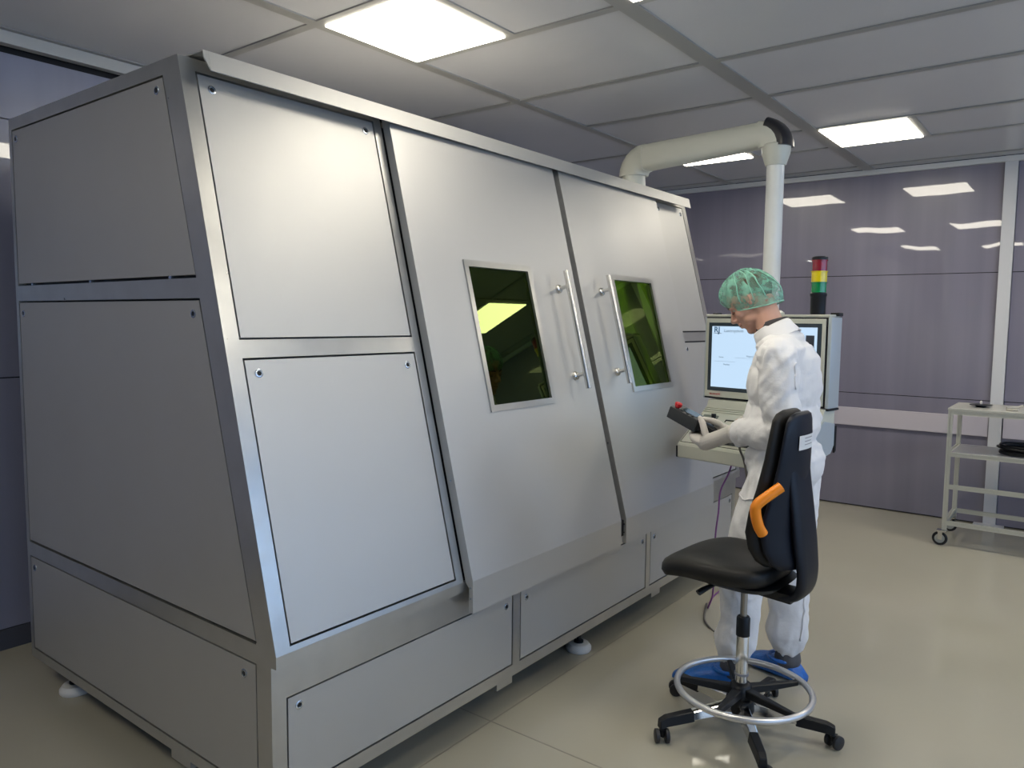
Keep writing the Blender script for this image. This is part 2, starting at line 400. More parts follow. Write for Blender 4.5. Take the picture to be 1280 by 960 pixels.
def door(x0, x1, wx0, wx1, hx):
    wz0, wz1 = 1.228, 1.822
    t1 = H-.022; bm = B()
    # sheet with a window hole, folded skirt under the knee, returned side edges
    for (a, b, c, d) in ((x0, wx0, ZK, t1), (wx1, x1, ZK, t1), (wx0, wx1, ZK, wz0), (wx0, wx1, wz1, t1)):
        slab(bm, a, b, c, d, OD-TH, OD)
    k0, k1 = fp(x0, ZK, OD-TH), fp(x0, ZK, OD)
    prism(bm, [k0, k1, (x0, k1.y-.002, .527), (x0, k1.y+.018, .527), (x0, k1.y+.018, k1.z-.03), (x0, k0.y, k0.z-.001)], (x1-x0, 0, 0))
    d = obj('door', bm, steel_door, mach)
    # window frame
    bm = B(); fw = .020
    for (a, b, c, e) in ((wx0-fw*.4, wx0+fw*.8, wz0-.008, wz1+.008), (wx1-fw*.8, wx1+fw*.4, wz0-.008, wz1+.008), (wx0+fw*.8, wx1-fw*.8, wz0-.008, wz0+.018), (wx0+fw*.8, wx1-fw*.8, wz1-.018, wz1+.008)):
        slab(bm, a, b, c, e, OD-.006, OD+.006)
    wf = obj('window_frame', bm, steel_tube, d)
    bm = B(); slab(bm, wx0+.001, wx1-.001, wz0+.001, wz1-.001, OD-.014, OD-.008); obj('window_pane', bm, glass, d)
    # handle
    z0, z1 = 1.262, 1.805; bm = B(); off = OD+.062
    tube(bm, [fp(hx, z0, off), fp(hx, z1, off)], .0135, 20)
    hd = obj('handle', bm, satin_bar, d, smooth=True)
    for z in (1.330, 1.735):
        bm = B(); c = fp(hx, z, OD)
        lathe(bm, c, [(.021, 0), (.021, .008), (.017, .014), (.009, .017), (.009, .062)], 20, NF)
        obj('handle_standoff', bm, satin_bar, hd, smooth=True)
    # rivets on the left return edge
    bm = B()
    for z in (1.0, .62, .58):
        c = fp(x0, z, OD-.018) if z > ZK else Vector((x0, -.055, z)); lathe(bm, c, [(.004, 0), (.004, .002)], 8, (-1, 0, 0))
    split('rivet', bm, zinc, d)
    return d
d1 = door(XA, XB, 1.098, 1.535, 1.745)
d2 = door(XC2, XD, 2.272, 2.722, 2.135)
# cap sheet over the top front edge
bm = B(); a = fp(0, H-.064, .066); b_ = fp(0, H-.064, .062); t = fp(0, H-.004, .066); XE = L-.065
pr = [(a.y, a.z), (t.y, H+.012), (t.y+.30, H+.012), (t.y+.30, H+.008), (t.y+.004, H+.008), (b_.y, b_.z)]
prism(bm, [(.062, y, z) for y, z in pr], (XE-.062, 0, 0))
m1 = [p0[0]*.35+p1[0]*.65 for p0, p1 in ((pr[0], pr[1]), (pr[5], pr[4]))]; m2 = [p0[1]*.35+p1[1]*.65 for p0, p1 in ((pr[0], pr[1]), (pr[5], pr[4]))]
hexa(bm, [(.0615, pr[5][0], pr[5][1]), (.045, m1[1], m2[1]), (.045, pr[4][0], pr[4][1]), (.0615, pr[4][0], pr[4][1]), (.0615, pr[0][0], pr[0][1]), (.045, m1[0], m2[0]), (.045, pr[1][0], pr[1][1]), (.0615, pr[1][0], pr[1][1])])
box(bm, .045, .0615, t.y+.004, t.y+.30, H+.008, H+.012)
box(bm, .07, XE, YT+.05, YT+.30, H+.0005, H+.0079)
obj('top_cap', bm, steel, mach)
# base front
PX = [(.05, 1.139), (1.187, 2.290), (2.334, L-.05)]
for (a, b) in PX:
    bm = B(); box(bm, a+g, b-g, .001, .016, .193+g, .492-g); o = obj('base_panel', bm, steel, mach)
    for x in (a+.045, b-.045): lock((x, .001, .492-.040), (0, -1, 0), o); key_((x, .001, .492-.040), (0, -1, 0), o)
for a, b in ((1.139, 1.187), (2.290, 2.334)): frame_piece('frame_post', lambda bm: box(bm, a, b, 0, .05, .193, .492))
frame_piece('frame_rail', lambda bm: box(bm, .05, L-.05, 0, .05, ZB, .193))
frame_piece('frame_rail', lambda bm: box(bm, .05, L-.05, 0, .05, .492, .600))
frame_piece('frame_rail', lambda bm: prism(bm, [(.05, YK, .600), (.05, YK, ZK), (.05, .05, ZK), (.05, .05, .6005), (.05, .0, .6005)], (L-.1, 0, 0)))
# shell behind the panels
bm = B()
box(bm, .05, L-.05, D-.024, D-.002, ZB, H-.002); box(bm, .05, L-.05, YT+.03, D-.024, H-.02, H-.012)
box(bm, .05, L-.05, .055, D-.024, .62, .64); box(bm, .05, L-.05, .055, D-.024, ZB+.002, ZB+.02)
box(bm, .030, .049, .58, D-.03, ZB, H-.06); box(bm, L-.049, L-.030, .58, D-.03, ZB, H-.06)
prism(bm, [(.030, yp(z)+.0, z) for z in (.66, H-.06)]+[(.030, .58, H-.06), (.030, .58, .66)], (.019, 0, 0))
prism(bm, [(L-.049, yp(z)+.0, z) for z in (.66, H-.06)]+[(L-.049, .58, H-.06), (L-.049, .58, .66)], (.019, 0, 0))
box(bm, .030, .049, .073, .58, ZB+.01, .65); box(bm, L-.049, L-.03, .073, .58, ZB+.01, .65)
box(bm, .05, L-.05, .051, .054, ZB, .62)
slab(bm, .052, .80, ZK+.02, H-.06, -.075, -.055); slab(bm, 3.0, L-.052, ZK+.02, H-.06, -.075, -.055)
split('inner_shell', bm, dark_in, mach)
bm = B(); box(bm, .05, L-.05, YT+.30, D-.03, H-.0015, H+.0005); obj('roof_sheet', bm, steel, mach)
# levelling feet and brackets
for x, y in ((.10, 1.55), (1.80, .10), (.55, .55), (1.80, 1.55), (3.35, .10), (3.35, 1.55)):
    bm = B(); lathe(bm, (x, y, 0), [(.058, 0), (.062, .006), (.062, .020), (.050, .036), (.028, .040)], 28); o = obj('levelling_foot', bm, white_foot, mach, smooth=True)
    bm = B(); lathe(bm, (x, y, .036), [(.024, 0), (.024, .012), (.011, .013), (.011, .115)], 12); obj('foot_screw', bm, black_pl, o, smooth=True)
bm = B()
for x in (1.10, 2.43): box(bm, x-.05, x+.05, .01, .06, .112, ZB)
for x in (.3, ): box(bm, .004, .05, .46, .58, .115, ZB)
split('lifting_bracket', bm, steel_tube, mach)
# interior seen through the glass
bm = B(); box(bm, 1.93, 1.95, .40, D-.03, .64, H-.03); obj('inner_partition', bm, dark_in, mach)
bm = B(); box(bm, 2.0, 3.4, D-.05, D-.03, .70, 2.3); prism(bm, [(3.44, yp(.66)+.02, .66), (3.44, yp(2.3)+.02, 2.3), (3.44, D-.05, 2.3), (3.44, D-.05, .66)], (.02, 0, 0)); split('inner_liner', bm, mat('pale_liner', (.5, .52, .45), .4), mach)
bm = B(); box(bm, 2.3, 3.1, 1.0, 1.12, 2.335, 2.355); obj('inner_lamp', bm, emis('inner_led', (1, 1, .9), 50), mach)  # glowing bar added to brighten the chamber behind the right green pane
bm = B(); tube(bm, smooth_pts([(3.0, .62, 2.2), (3.05, .58, 1.9), (3.2, .56, 1.6), (3.32, .50, 1.3), (3.34, .48, .8)], 8), .05, 16); obj('inner_duct', bm, mat('pale_duct', (.75, .75, .6), .4), mach, smooth=True)  # pale tube added to imitate the curved reflection band in the glass
bm = B(); box(bm, 3.20, 3.435, .6, 1.2, 1.50, 1.515); obj('inner_shelf', bm, dark_in, mach)
bm = B(); box(bm, .9, 1.5, 1.3, 1.38, 2.335, 2.355); obj('inner_lamp', bm, emis('inner_dim_led', (1, 1, .9), 26), mach)  # fainter glowing bar added so the left chamber's contents show
hp = smooth_pts([(1.28, .75, 2.2), (1.35, .68, 1.95), (1.50, .62, 1.80), (1.60, .62, 1.60), (1.62, .65, 1.42), (1.55, .7, 1.2)], 12)
bm = B(); tube(bm, hp, [.034+.006*(i % 2) for i in range(len(hp))], 14); obj('inner_hose', bm, mat('silver_hose', (.35, .35, .3), .3, .6), mach, smooth=False)
bm = B(); box(bm, .95, 1.85, .55, 1.5, .95, 1.0); bev(bm, .01, 1); box(bm, 1.3, 1.55, .8, 1.1, 1.0, 1.22); box(bm, 1.05, 1.2, .6, .8, 1.0, 1.12); split('inner_table', bm, mat('inner_table_metal', (.25, .24, .2), .35, .7), mach)
bm = B(); lathe(bm, (1.35, .95, 1.22), [(.06, 0), (.06, .10), (.03, .12), (.03, .35), (.07, .36), (.07, .50)], 18); tube(bm, [(1.05, 1.3, .7), (1.05, 1.3, 2.3)], .05); tube(bm, [(.9, 1.25, 1.95), (1.9, 1.25, 1.95)], .06, 4); split('inner_head', bm, mat('inner_gear', (.3, .25, .12), .4, .4), mach, smooth=True)
for k in range(5):
    a = random.uniform(1.0, 1.3); pts = smooth_pts([(a, .6+.03*k, 1.9), (a+.05, .55, 1.6), (a+random.uniform(-.1, .2), .6, 1.3), (a+.1, .7, 1.05)], 8)
    bm = B(); tube(bm, pts, .007, 8); obj('inner_cable', bm, mat('inner_cable_%d' % k, [(.5, .3, .02), (.03, .03, .03), (.3, .3, .3), (.02, .1, .3), (.4, .05, .03)][k], .4), mach, smooth=True)
# ------------------------------------------------------------------ operator console on its arm
cream = mat('light_grey_enclosure_paint', (.58, .58, .50), .38, noise_amt=.02, noise_scale=3)
alu = mat('anodised_aluminium_profile', (.52, .58, .62), .35, .35)
W = Vector((.167, .986, 0)).normalized(); N = Vector((-.986, .167, 0)).normalized(); UZ = Vector((0, 0, 1))
TL = Vector((2.85, -.048, 1.635)); CW, CHh = .715, .467
def cp(r, n, z): return TL-W*r+N*n+UZ*z        # r to the right as seen, n towards the operator, z up
cons = empty('operator_console', cp(.36, 0, -.8), 'pale grey operator console with monitor and keyboard tray hung from the overhead pipe arm', 'console')
def cbox(bm, r0, r1, n0, n1, z0, z1):
    hexa(bm, [cp(r0, n0, z0), cp(r1, n0, z0), cp(r1, n1, z0), cp(r0, n1, z0), cp(r0, n0, z1), cp(r1, n0, z1), cp(r1, n1, z1), cp(r0, n1, z1)])
bm = B(); cbox(bm, .012, CW-.006, -.115, -.004, -CHh+.006, -.006)
mon = obj('monitor_housing', bm, cream, cons)
bm = B(); cbox(bm, 0, CW, -.12, -.0, -.006, .006); obj('monitor_lid', bev(bm, .004), cream, mon)
bm = B(); cbox(bm, CW-.006, CW+.012, -.115, .0, -CHh, -.008); cbox(bm, .0, .012, -.115, .0, -CHh, -.008); split('side_profile', bev(bm, .004), alu, mon, smooth=True)
bm = B(); cbox(bm, CW-.030, CW+.014, -.12, -.07, -.002, .016); cbox(bm, CW-.004, CW+.014, -.118, .002, -CHh-.012, -CHh-.001); cbox(bm, 0, .03, -.12, -.07, .006, .014); split('corner_cap', bev(bm, .003), black_pl, mon)
bm = B(); cbox(bm, .003, CW-.008, -.003, -.0005, -CHh+.001, -.009); obj('seam', bm, black_gap, mon)
def cframe(bm, r0, r1, z0, z1, t, n0, n1):
    cbox(bm, r0, r1, n0, n1, z1-t, z1); cbox(bm, r0, r1, n0, n1, z0, z0+t); cbox(bm, r0, r0+t, n0, n1, z0+t, z1-t); cbox(bm, r1-t, r1, n0, n1, z0+t, z1-t)
bm = B(); cbox(bm, .012, CW-.016, -.0005, .008, -CHh+.010, -.016); bez = obj('bezel', bev(bm, .003), cream, mon)
bm = B(); cbox(bm, .030, CW-.034, .0085, .0095, -CHh+.046, -.040); obj('screen_border', bm, mat('dark_screen_border', (.045, .06, .075), .25), mon)
scr_m = emis('lit_screen', (.58, .78, 1.), .46); scr_m.node_tree.nodes['Principled BSDF'].inputs['Base Color'].default_value = (.02, .02, .02, 1)
bm = B(); cbox(bm, .052, CW-.056, .0097, .0105, -CHh+.068, -.060); scr = obj('screen', bm, scr_m, mon)
rotc = Matrix((-W, UZ, N)).transposed()
ink = mat('screen_ink_blue', (.03, .12, .25), .6); ink2 = mat('screen_ink_grey', (.30, .40, .50), .6)
text('screen_logo', 'RJ', .044, ink, cp(.064, .0108, -.094), rotc, scr)
bm = B(); cbox(bm, .064, .112, .0107, .0111, -.101, -.098); split('screen_rule', bm, ink2, scr)
text('screen_title', 'Lasersystem', .024, ink2, cp(.128, .0108, -.092), rotc, scr)
text('screen_text', 'Status', .012, ink2, cp(.10, .0108, -.235), rotc, scr)
text('screen_text', 'Programm', .012, ink2, cp(.27, .0108, -.225), rotc, scr)
text('screen_text', 'Position', .012, ink2, cp(.13, .0108, -.275), rotc, scr)
bm = B(); cbox(bm, .20, .33, .0107, .0111, -.232, -.231); cbox(bm, .07, .20, .0107, .0111, -.255, -.254); split('screen_rule', bm, ink2, scr)
bm = B(); cbox(bm, .60, .645, .0107, .0112, -.20, -.10); obj('screen_window', bm, mat('screen_dark_window', (.04, .05, .07), .5), scr)
text('maker_lettering', 'BECKHOFF', .014, mat('red_lettering', (.5, .03, .03), .5), cp(.045, .0086, -CHh+.022), rotc, mon)
# keyboard tray (wedge)
tray_prof = [(-.11, -CHh-.085), (-.11, -.55), (0, -CHh-.008), (.020, -CHh-.030), (.045, -CHh-.040), (.30, -.690), (.306, -.700), (.300, -.770), (.10, -.775), (-.11, -.70)]
tray_prof = [(-.10, -CHh-.004), (.015, -CHh-.004), (.030, -CHh-.045), (.300, -.693), (.306, -.703), (.304, -.765), (.295, -.772), (-.06, -.700), (-.10, -.66)]
bm = B(); prism(bm, [cp(.045, n, z) for n, z in tray_prof], -W*(CW-.045-.0)); tray = obj('keyboard_tray', bm, cream, cons)
def tp(r, t, off):
    """point on the sloping tray top; t 0 (rear) .. 1 (front)"""
    a = cp(r, .030, -CHh-.045); b = cp(r, .300, -.693); nn = (b-a).normalized().cross(-W).normalized()
    if nn.z < 0: nn = -nn
    return a.lerp(b, t)+nn*off
def tbox(bm, r0, r1, t0, t1, h0, h1):
    hexa(bm, [tp(r0, t0, h0), tp(r1, t0, h0), tp(r1, t1, h0), tp(r0, t1, h0), tp(r0, t0, h1), tp(r1, t0, h1), tp(r1, t1, h1), tp(r0, t1, h1)])
bm = B()
for t in (.02, .07, .12): tbox(bm, .048, CW-.004, t, t+.022, .001, .006)
split('rib', bm, cream, tray)
bm = B(); tbox(bm, .052, .054, .20, .96, .0004, .0022); tbox(bm, .054, CW-.01, .955, .963, .0004, .0022); tbox(bm, CW-.012, CW-.01, .20, .955, .0004, .0022); split('groove_line', bm, black_gap, tray)
bm = B(); tbox(bm, .075, .165, .24, .42, .001, .008); obj('touch_pad', bm, mat('grey_pad', (.17, .19, .16), .4), tray)
bm = B(); tbox(bm, .11, .50, .70, .90, .001, .010); kb = obj('keyboard', bev(bm, .002, 1), mat('dark_keyboard', (.08, .085, .08), .45), tray)
bm = B()
for i in range(14):
    for j in range(4): tbox(bm, .118+i*.0265, .140+i*.0265, .72+j*.044, .752+j*.044, .010, .015)
k = obj('keys', bm, mat('key_caps', (.13, .13, .12), .5), kb); k['kind'] = 'stuff'
bm = B(); tbox(bm, .22, .35, .30, .32, .001, .004); tbox(bm, .22, .225, .32, .36, .001, .004); split('engraved_mark', bm, black_gap, tray)
bm = B(); lathe(bm, tp(.18, .52, 0), [(.022, 0), (.022, .012), (.012, .016), (.008, .05), (.013, .055), (.013, .075)], 16); tube(bm, [tp(.18, .52, .04)+W*.03, tp(.18, .52, .045)-W*.06], .007, 8); obj('joystick', bm, black_pl, tray, smooth=True)
bm = B(); prism(bm, [cp(.040, n, z) for n, z in ((.29, -.705), (.31, -.708), (.308, -.768), (.290, -.772))], -W*.008); 
prism(bm, [cp(CW+.001, n, z) for n, z in ((-.11, -.56), (-.095, -.56), (-.095, -.70), (-.11, -.69))], -W*.010)
split('corner_cap', bm, black_pl, tray)
bm = B(); prism(bm, [cp(CW+.0005, n, z) for n, z in ((-.095, -.55), (.02, -.53), (.296, -.695), (.298, -.760), (-.06, -.70), (-.095, -.66))], -W*.006); obj('end_plate', bm, alu, tray)
# pole + arm
PC = cp(.345, -.085, 0); ZA = 2.60
PE = Vector((2.99, .52, 2.585))          # above the foot on the machine roof
arm_m = mat('cream_arm_paint', (.62, .62, .54), .33)
bm = B(); lathe(bm, (PC.x, PC.y, 0), [(.0455, 1.646), (.0455, 2.46)], 28); obj('hanging_pipe', bm, mat('grey_pipe_paint', (.76, .77, .74), .28), cons, smooth=True)
bm = B(); lathe(bm, (PC.x, PC.y, 0), [(.053, 2.43), (.072, 2.49), (.076, 2.535), (.070, 2.54)], 28); lathe(bm, (PC.x, PC.y, 0), [(.075, 1.641), (.075, 1.652), (.056, 1.665)], 28); split('pipe_collar', bm, arm_m, cons, smooth=True)
ad = (PE-Vector((PC.x, PC.y, ZA))); adh = Vector((ad.x, ad.y, 0)).normalized(); sd = Vector((-adh.y, adh.x, 0))
def armsec(c, hw, hh, n=20, ax=UZ, tilt=None):
    return [c+sd*hw*math.copysign(abs(math.cos(a))**.6, math.cos(a))+ax*hh*math.copysign(abs(math.sin(a))**.6, math.sin(a)) for a in [2*math.pi*k/n for k in range(n)]]
c0 = Vector((PC.x, PC.y, ZA))
bm = B(); loft(bm, [armsec(c0+adh*.08, .062, .068), armsec(PE-adh*.10, .068, .078)]); obj('arm_beam', bm, arm_m, cons, smooth=True)
bm = B(); rings = []
for k in range(9):
    a = k/8*math.pi/2
    c = c0+adh*(.08-.13*math.sin(a))*1+UZ*(-.0) if 0 else None
el = [(.10, 0.0), (.04, .0), (-.02, -.004), (-.055, -.022), (-.02, -.06)]
# elbow head: boxy shell, rounded outer corner
rings = []
for k in range(7):
    a = k/6*math.pi/2; cen = c0+adh*.085+UZ*(-.075)
    out_ = adh*(-math.sin(a))+UZ*math.cos(a)
    mid = cen+out_*.075; rings.append(armsec(mid, .068, .075, ax=out_))
obj('elbow', (loft(bm, rings), bm)[1], arm_m, cons, smooth=True)
bm = B(); rings = []
for k in range(7):
    a = (.20+.80*k/6)*math.pi/2; cen = c0+adh*.085+UZ*(-.075); out_ = adh*(-math.sin(a))+UZ*math.cos(a)
    rings.append(armsec(cen+out_*.118, .064, .050, ax=out_))
loft(bm, rings); obj('elbow_cap', bm, mat('black_cap', (.015, .015, .02), .35), cons, smooth=True)
bm = B(); rings = []
for k in range(7):
    a = k/6*math.pi/2; cen = PE-adh*.11-UZ*.10; out_ = adh*math.sin(a)+UZ*math.cos(a)
    rings.append(armsec(cen+out_*.10, .072, .082, ax=out_))
loft(bm, rings); lathe(bm, (PE-adh*.01).to_tuple()[:2]+(0,), [(.095, H+.012), (.095, H+.030), (.075, H+.036), (.07, PE.z-.09)], 28); obj('base_elbow', bm, arm_m, cons, smooth=True)
# signal tower
ST = cp(.625, -.055, .006)
tw = obj('tower_base', (lambda bm: (lathe(bm, ST, [(.036, .0), (.037, .010), (.038, .090), (.041, .096), (.041, .108), (.036, .112)], 28), bm)[1])(B()), black_pl, cons, smooth=True)
def tmod(name, z0, z1, col, r):
    m = mat(name+'_plastic', col, .25, spec=.6, coat=.5); bm = B()
    lathe(bm, ST, [(r, z0), (r, z1-.006), (r+.003, z1-.005), (r+.003, z1)], 28); o = obj(name, bm, m, cons, smooth=True); return o
tmod('green_lens', .112, .165, (.0, .22, .06), .037); tmod('yellow_lens', .165, .220, (.75, .60, .0), .038); tmod('red_lens', .220, .276, (.25, .006, .02), .037)
bm = B(); lathe(bm, ST, [(.039, .276), (.039, .290), (.034, .294)], 28); obj('tower_cap', bm, black_pl, cons, smooth=True)

# ------------------------------------------------------------------ ribbon of cables
def cable(name, pts, r, m, label, cat):
    bm = B(); tube(bm, smooth_pts(pts, 10), r, 10); o = obj(name, bm, m, smooth=True); tag(o, label, cat); return o
cable('network_cable', [(2.64, -.315, .868), (2.62, -.305, .80), (2.60, -.270, .70), (2.60, -.262, .58), (2.60, -.250, .45), (2.62, -.24, .25), (2.66, -.22, .10), (2.70, -.18, .006), (2.9, -.13, .005), (3.2, -.12, .005)], .0045,
      mat('violet_cable', (.20, .06, .22), .4), 'thin violet cable hanging from the console tray down to the floor', 'cable')

# ------------------------------------------------------------------ person
person = empty('person', (2.02, -.66, 0), 'person in white coverall and green hair net, head bowed over a handheld pendant', 'person')
skin = mat('skin', (.60, .335, .245), .5, noise_amt=.08, noise_scale=30)
skin.node_tree.nodes['Principled BSDF'].inputs['Subsurface Weight'].default_value = .08
skin.node_tree.nodes['Principled BSDF'].inputs['Subsurface Radius'].default_value = (.02, .008, .004)
suit_m = mat('white_coverall_fabric', (.80, .79, .80), .75, spec=.2, bump=.25, bump_scale=38, noise_amt=.03, noise_scale=8)
tilt = math.radians(33)
HC = Vector((2.06, -.592, 1.695))
hx_, hf, hu = Vector((1, 0, 0)), Vector((0, math.cos(tilt), -math.sin(tilt))), Vector((0, math.sin(tilt), math.cos(tilt)))
ty = math.radians(-6); rz = Matrix.Rotation(-ty, 3, 'Z'); hx_, hf, hu = rz@hx_, rz@hf, rz@hu
HR = Matrix((hx_, hf, hu)).transposed()
def hp_(x, f, u): return HC+hx_*x+hf*f+hu*u
bm = B()
def he(x, f, u, rx, rf, ru, sub=3): ell(bm, hp_(x, f, u), (rx, rf, ru), HR, sub)
he(0, -.012, .030, .077, .098, .085)          # cranium
he(0, .030, .012, .066, .066, .075)           # forehead / face
he(0, .028, -.045, .058, .060, .062)          # mid face
he(0, .040, -.084, .042, .044, .036)          # mouth block
he(0, .054, -.116, .028, .027, .020)          # chin
for s in (-1, 1):
    he(s*.040, .012, -.075, .022, .050, .026) # jaw
    he(s*.040, .055, -.035, .022, .022, .022) # cheek
    he(s*.030, .076, .006, .024, .016, .010)  # brow
    he(s*.076, -.014, -.006, .010, .018, .031)# ear
cap_chain(bm, [hp_(0, .086, -.002), hp_(0, .101, -.028), hp_(0, .111, -.043)], [.010, .011, .012])
he(.010, .098, -.050, .009, .011, .008); he(-.010, .098, -.050, .009, .011, .008)
he(0, .088, -.071, .019, .011, .0065); he(0, .086, -.084, .017, .011, .007)
# neck, torso, arms, legs under the suit
cap_chain(bm, [hp_(0, -.035, -.03), (2.06, -.695, 1.56), (2.06, -.745, 1.50), (2.06, -.76, 1.36), (2.06, -.75, 1.15), (2.06, -.765, 1.0)], [.060, .060, .070, .12, .11, .12])
LSH, LEL, LWR = Vector((1.878, -.785, 1.462)), Vector((1.855, -.83, 1.150)), Vector((1.965, -.575, 1.115))
RSH, REL, RWR = Vector((2.225, -.745, 1.455)), Vector((2.30, -.78, 1.17)), Vector((2.20, -.54, 1.135))
for a, b, c in ((LSH, LEL, LWR), (RSH, REL, RWR)): cap_chain(bm, [(2.06, -.765, 1.44), a, b, c, c+(c-b).normalized()*.03], [.07, .045, .032, .022, .022])
LH, LK, LA = Vector((1.965, -.765, .93)), Vector((1.905, -.655, .50)), Vector((1.895, -.635, .10))
RH, RK, RA = Vector((2.155, -.775, .93)), Vector((2.165, -.765, .50)), Vector((2.150, -.790, .10))
for a, b, c, toe in ((LH, LK, LA, Vector((1.845, -.44, .045))), (RH, RK, RA, Vector((2.20, -.62, .045)))):
    cap_chain(bm, [(2.06, -.765, 1.0), a, b, c, Vector((c.x, c.y-.02, .045)), Vector((c.x, c.y-.02, .045)).lerp(toe, .6)+Vector((0, 0, -.012))], [.11, .085, .06, .038, .030, .020])
bm = remesh('b', bm, .005, 5, .5)
obj('body', bm, skin, person, smooth='all')
# eyes and brows
for s in (-1, 1):
    bm = B(); ell(bm, hp_(s*.031, .077, -.012), (.014, .010, .009), HR, 3); obj('eye_lid', bm, mat('eyelid_skin', (.38, .18, .13), .5), person, smooth='all')
    bm = B(); tube(bm, [hp_(s*.031-.014, .083, -.0175), hp_(s*.031, .0885, -.0185), hp_(s*.031+.014, .083, -.0165)], .0016, 6); obj('eye_lashes', bm, mat('lash', (.03, .02, .015), .6), person, smooth='all')
    bm = B(); tube(bm, [hp_(s*.012, .092, .007), hp_(s*.028, .0915, .013), hp_(s*.048, .078, .008)], [.0035, .0055, .003], 8); obj('eyebrow', bm, mat('brow_hair', (.07, .045, .03), .8), person, smooth='all')
    bm = B(); tube(bm, [hp_(s*.082, -.014, .018), hp_(s*.085, -.024, .006), hp_(s*.084, -.020, -.012), hp_(s*.081, -.008, -.022)], [.004, .005, .004, .003], 8); obj('ear_rim', bm, skin, person, smooth='all')
bm = B(); tube(bm, [hp_(-.021, .082, -.0775), hp_(-.01, .0945, -.0775), hp_(0, .0985, -.0775), hp_(.01, .0945, -.0775), hp_(.021, .082, -.0775)], .0014, 6); obj('mouth_line', bm, mat('mouth', (.16, .05, .045), .5), person, smooth='all')
# short hair
bm = B(); ell(bm, hp_(0, -.018, .034), (.0795, .1005, .086), HR, 4)
for v in list(bm.verts):
    l = HR.transposed()@(v.co-HC)
    if l.z < .045-.9*(.05-l.y)*.55 and l.y > -.06 or l.z < -.03: bm.verts.remove(v)
obj('hair', bm, mat('short_dark_hair', (.07, .045, .03), .85, bump=.6, bump_scale=200), person, smooth='all')
# hair net: gathered, translucent
net_m = bpy.data.materials.new('green_hair_net'); net_m.use_nodes = True; nt = net_m.node_tree; b = nt.nodes['Principled BSDF']
b.inputs['Base Color'].default_value = (.21, .50, .385, 1); b.inputs['Roughness'].default_value = .6
tc = nt.nodes.new('ShaderNodeTexCoord'); n = nt.nodes.new('ShaderNodeTexNoise'); n.inputs['Scale'].default_value = 26; n.inputs['Detail'].default_value = 4
nt.links.new(tc.outputs['Object'], n.inputs['Vector']); mr = nt.nodes.new('ShaderNodeMapRange'); mr.inputs[1].default_value = .35; mr.inputs[2].default_value = .68; mr.inputs[3].default_value = .22; mr.inputs[4].default_value = .88
nt.links.new(n.outputs['Fac'], mr.inputs[0]); nt.links.new(mr.outputs[0], b.inputs['Alpha'])
bm = B(); nv, nu = 26, 120; rings = []
for j in range(nv+1):
    t = j/nv; ring = []
    for i in range(nu):
        ph = 2*math.pi*i/nu
        pol = t*math.radians(112)
        g1 = math.sin(9*ph+1.2+2.2*math.sin(3*ph)) ; g2 = math.sin(23*ph+3*math.sin(2*ph))
        fold = (.0045*g1+.0025*g2)*math.sin(min(1, t*1.25)*math.pi)+.003*g1*t
        puff = 1-.10*max(0, t-.80)/.2
        x = (.091+fold)*math.sin(pol)*math.cos(ph)*puff; f = (.124+fold)*math.sin(pol)*math.sin(ph)*puff; u = (.112+fold*.7)*math.cos(pol)-.022*t
        ring.append(hp_(x, f-.014-.010*(1-u/.1)*0, u+.030+.046*f/.12*t-.016*t**3*(1-min(1, (f/.12)**2))))
    rings.append(ring)
loft(bm, rings[1:], cap=False); top = bm.verts.new(hp_(0, -.014, .142))
bm.verts.ensure_lookup_table()
for i in range(nu): bm.faces.new((bm.verts[i], top, bm.verts[(i+1) % nu]))
net = obj('hair_net', bm, net_m, person, smooth='all')
bm = B(); r_ = rings[-1]; tube(bm, r_+[r_[0]], .0028, 6, cap=False); obj('net_band', bm, mat('net_elastic', (.24, .52, .41), .6), net, smooth='all')
bm = B()
for k, i0 in enumerate((54, 66, 74, 90, 30, 18)):
    tube(bm, smooth_pts([rings[j][(i0+int(round(3*math.sin(j/7+k)))) % nu] for j in range(2, nv, 3)], 4), [.0024, .0019, .0028][k % 3], 6)
obj('net_seam', bm, bpy.data.materials['net_elastic'], net, smooth='all')
# dark shirt collar
SB = Vector((2.06, -.708, 1.545))
bm = B(); rings = []
for k, (z, r) in enumerate(((-.01, .066), (.02, .0655), (.048, .064), (.050, .060), (.0, .060))):
    c = SB.lerp(hp_(0, -.045, -.08), z/.09) if z > 0 else SB
    nrm = (hp_(0, -.045, -.08)-SB).normalized(); v_ = nrm.cross(Vector((1, 0, 0))).normalized()
    rings.append([c+Vector((1, 0, 0))*r*math.cos(a)*.98+v_*r*1.12*math.sin(a) for a in [2*math.pi*q/32 for q in range(32)]])
loft(bm, rings, cap=False); obj('shirt_collar', bm, mat('dark_grey_shirt', (.045, .04, .045), .8), person, smooth='all')
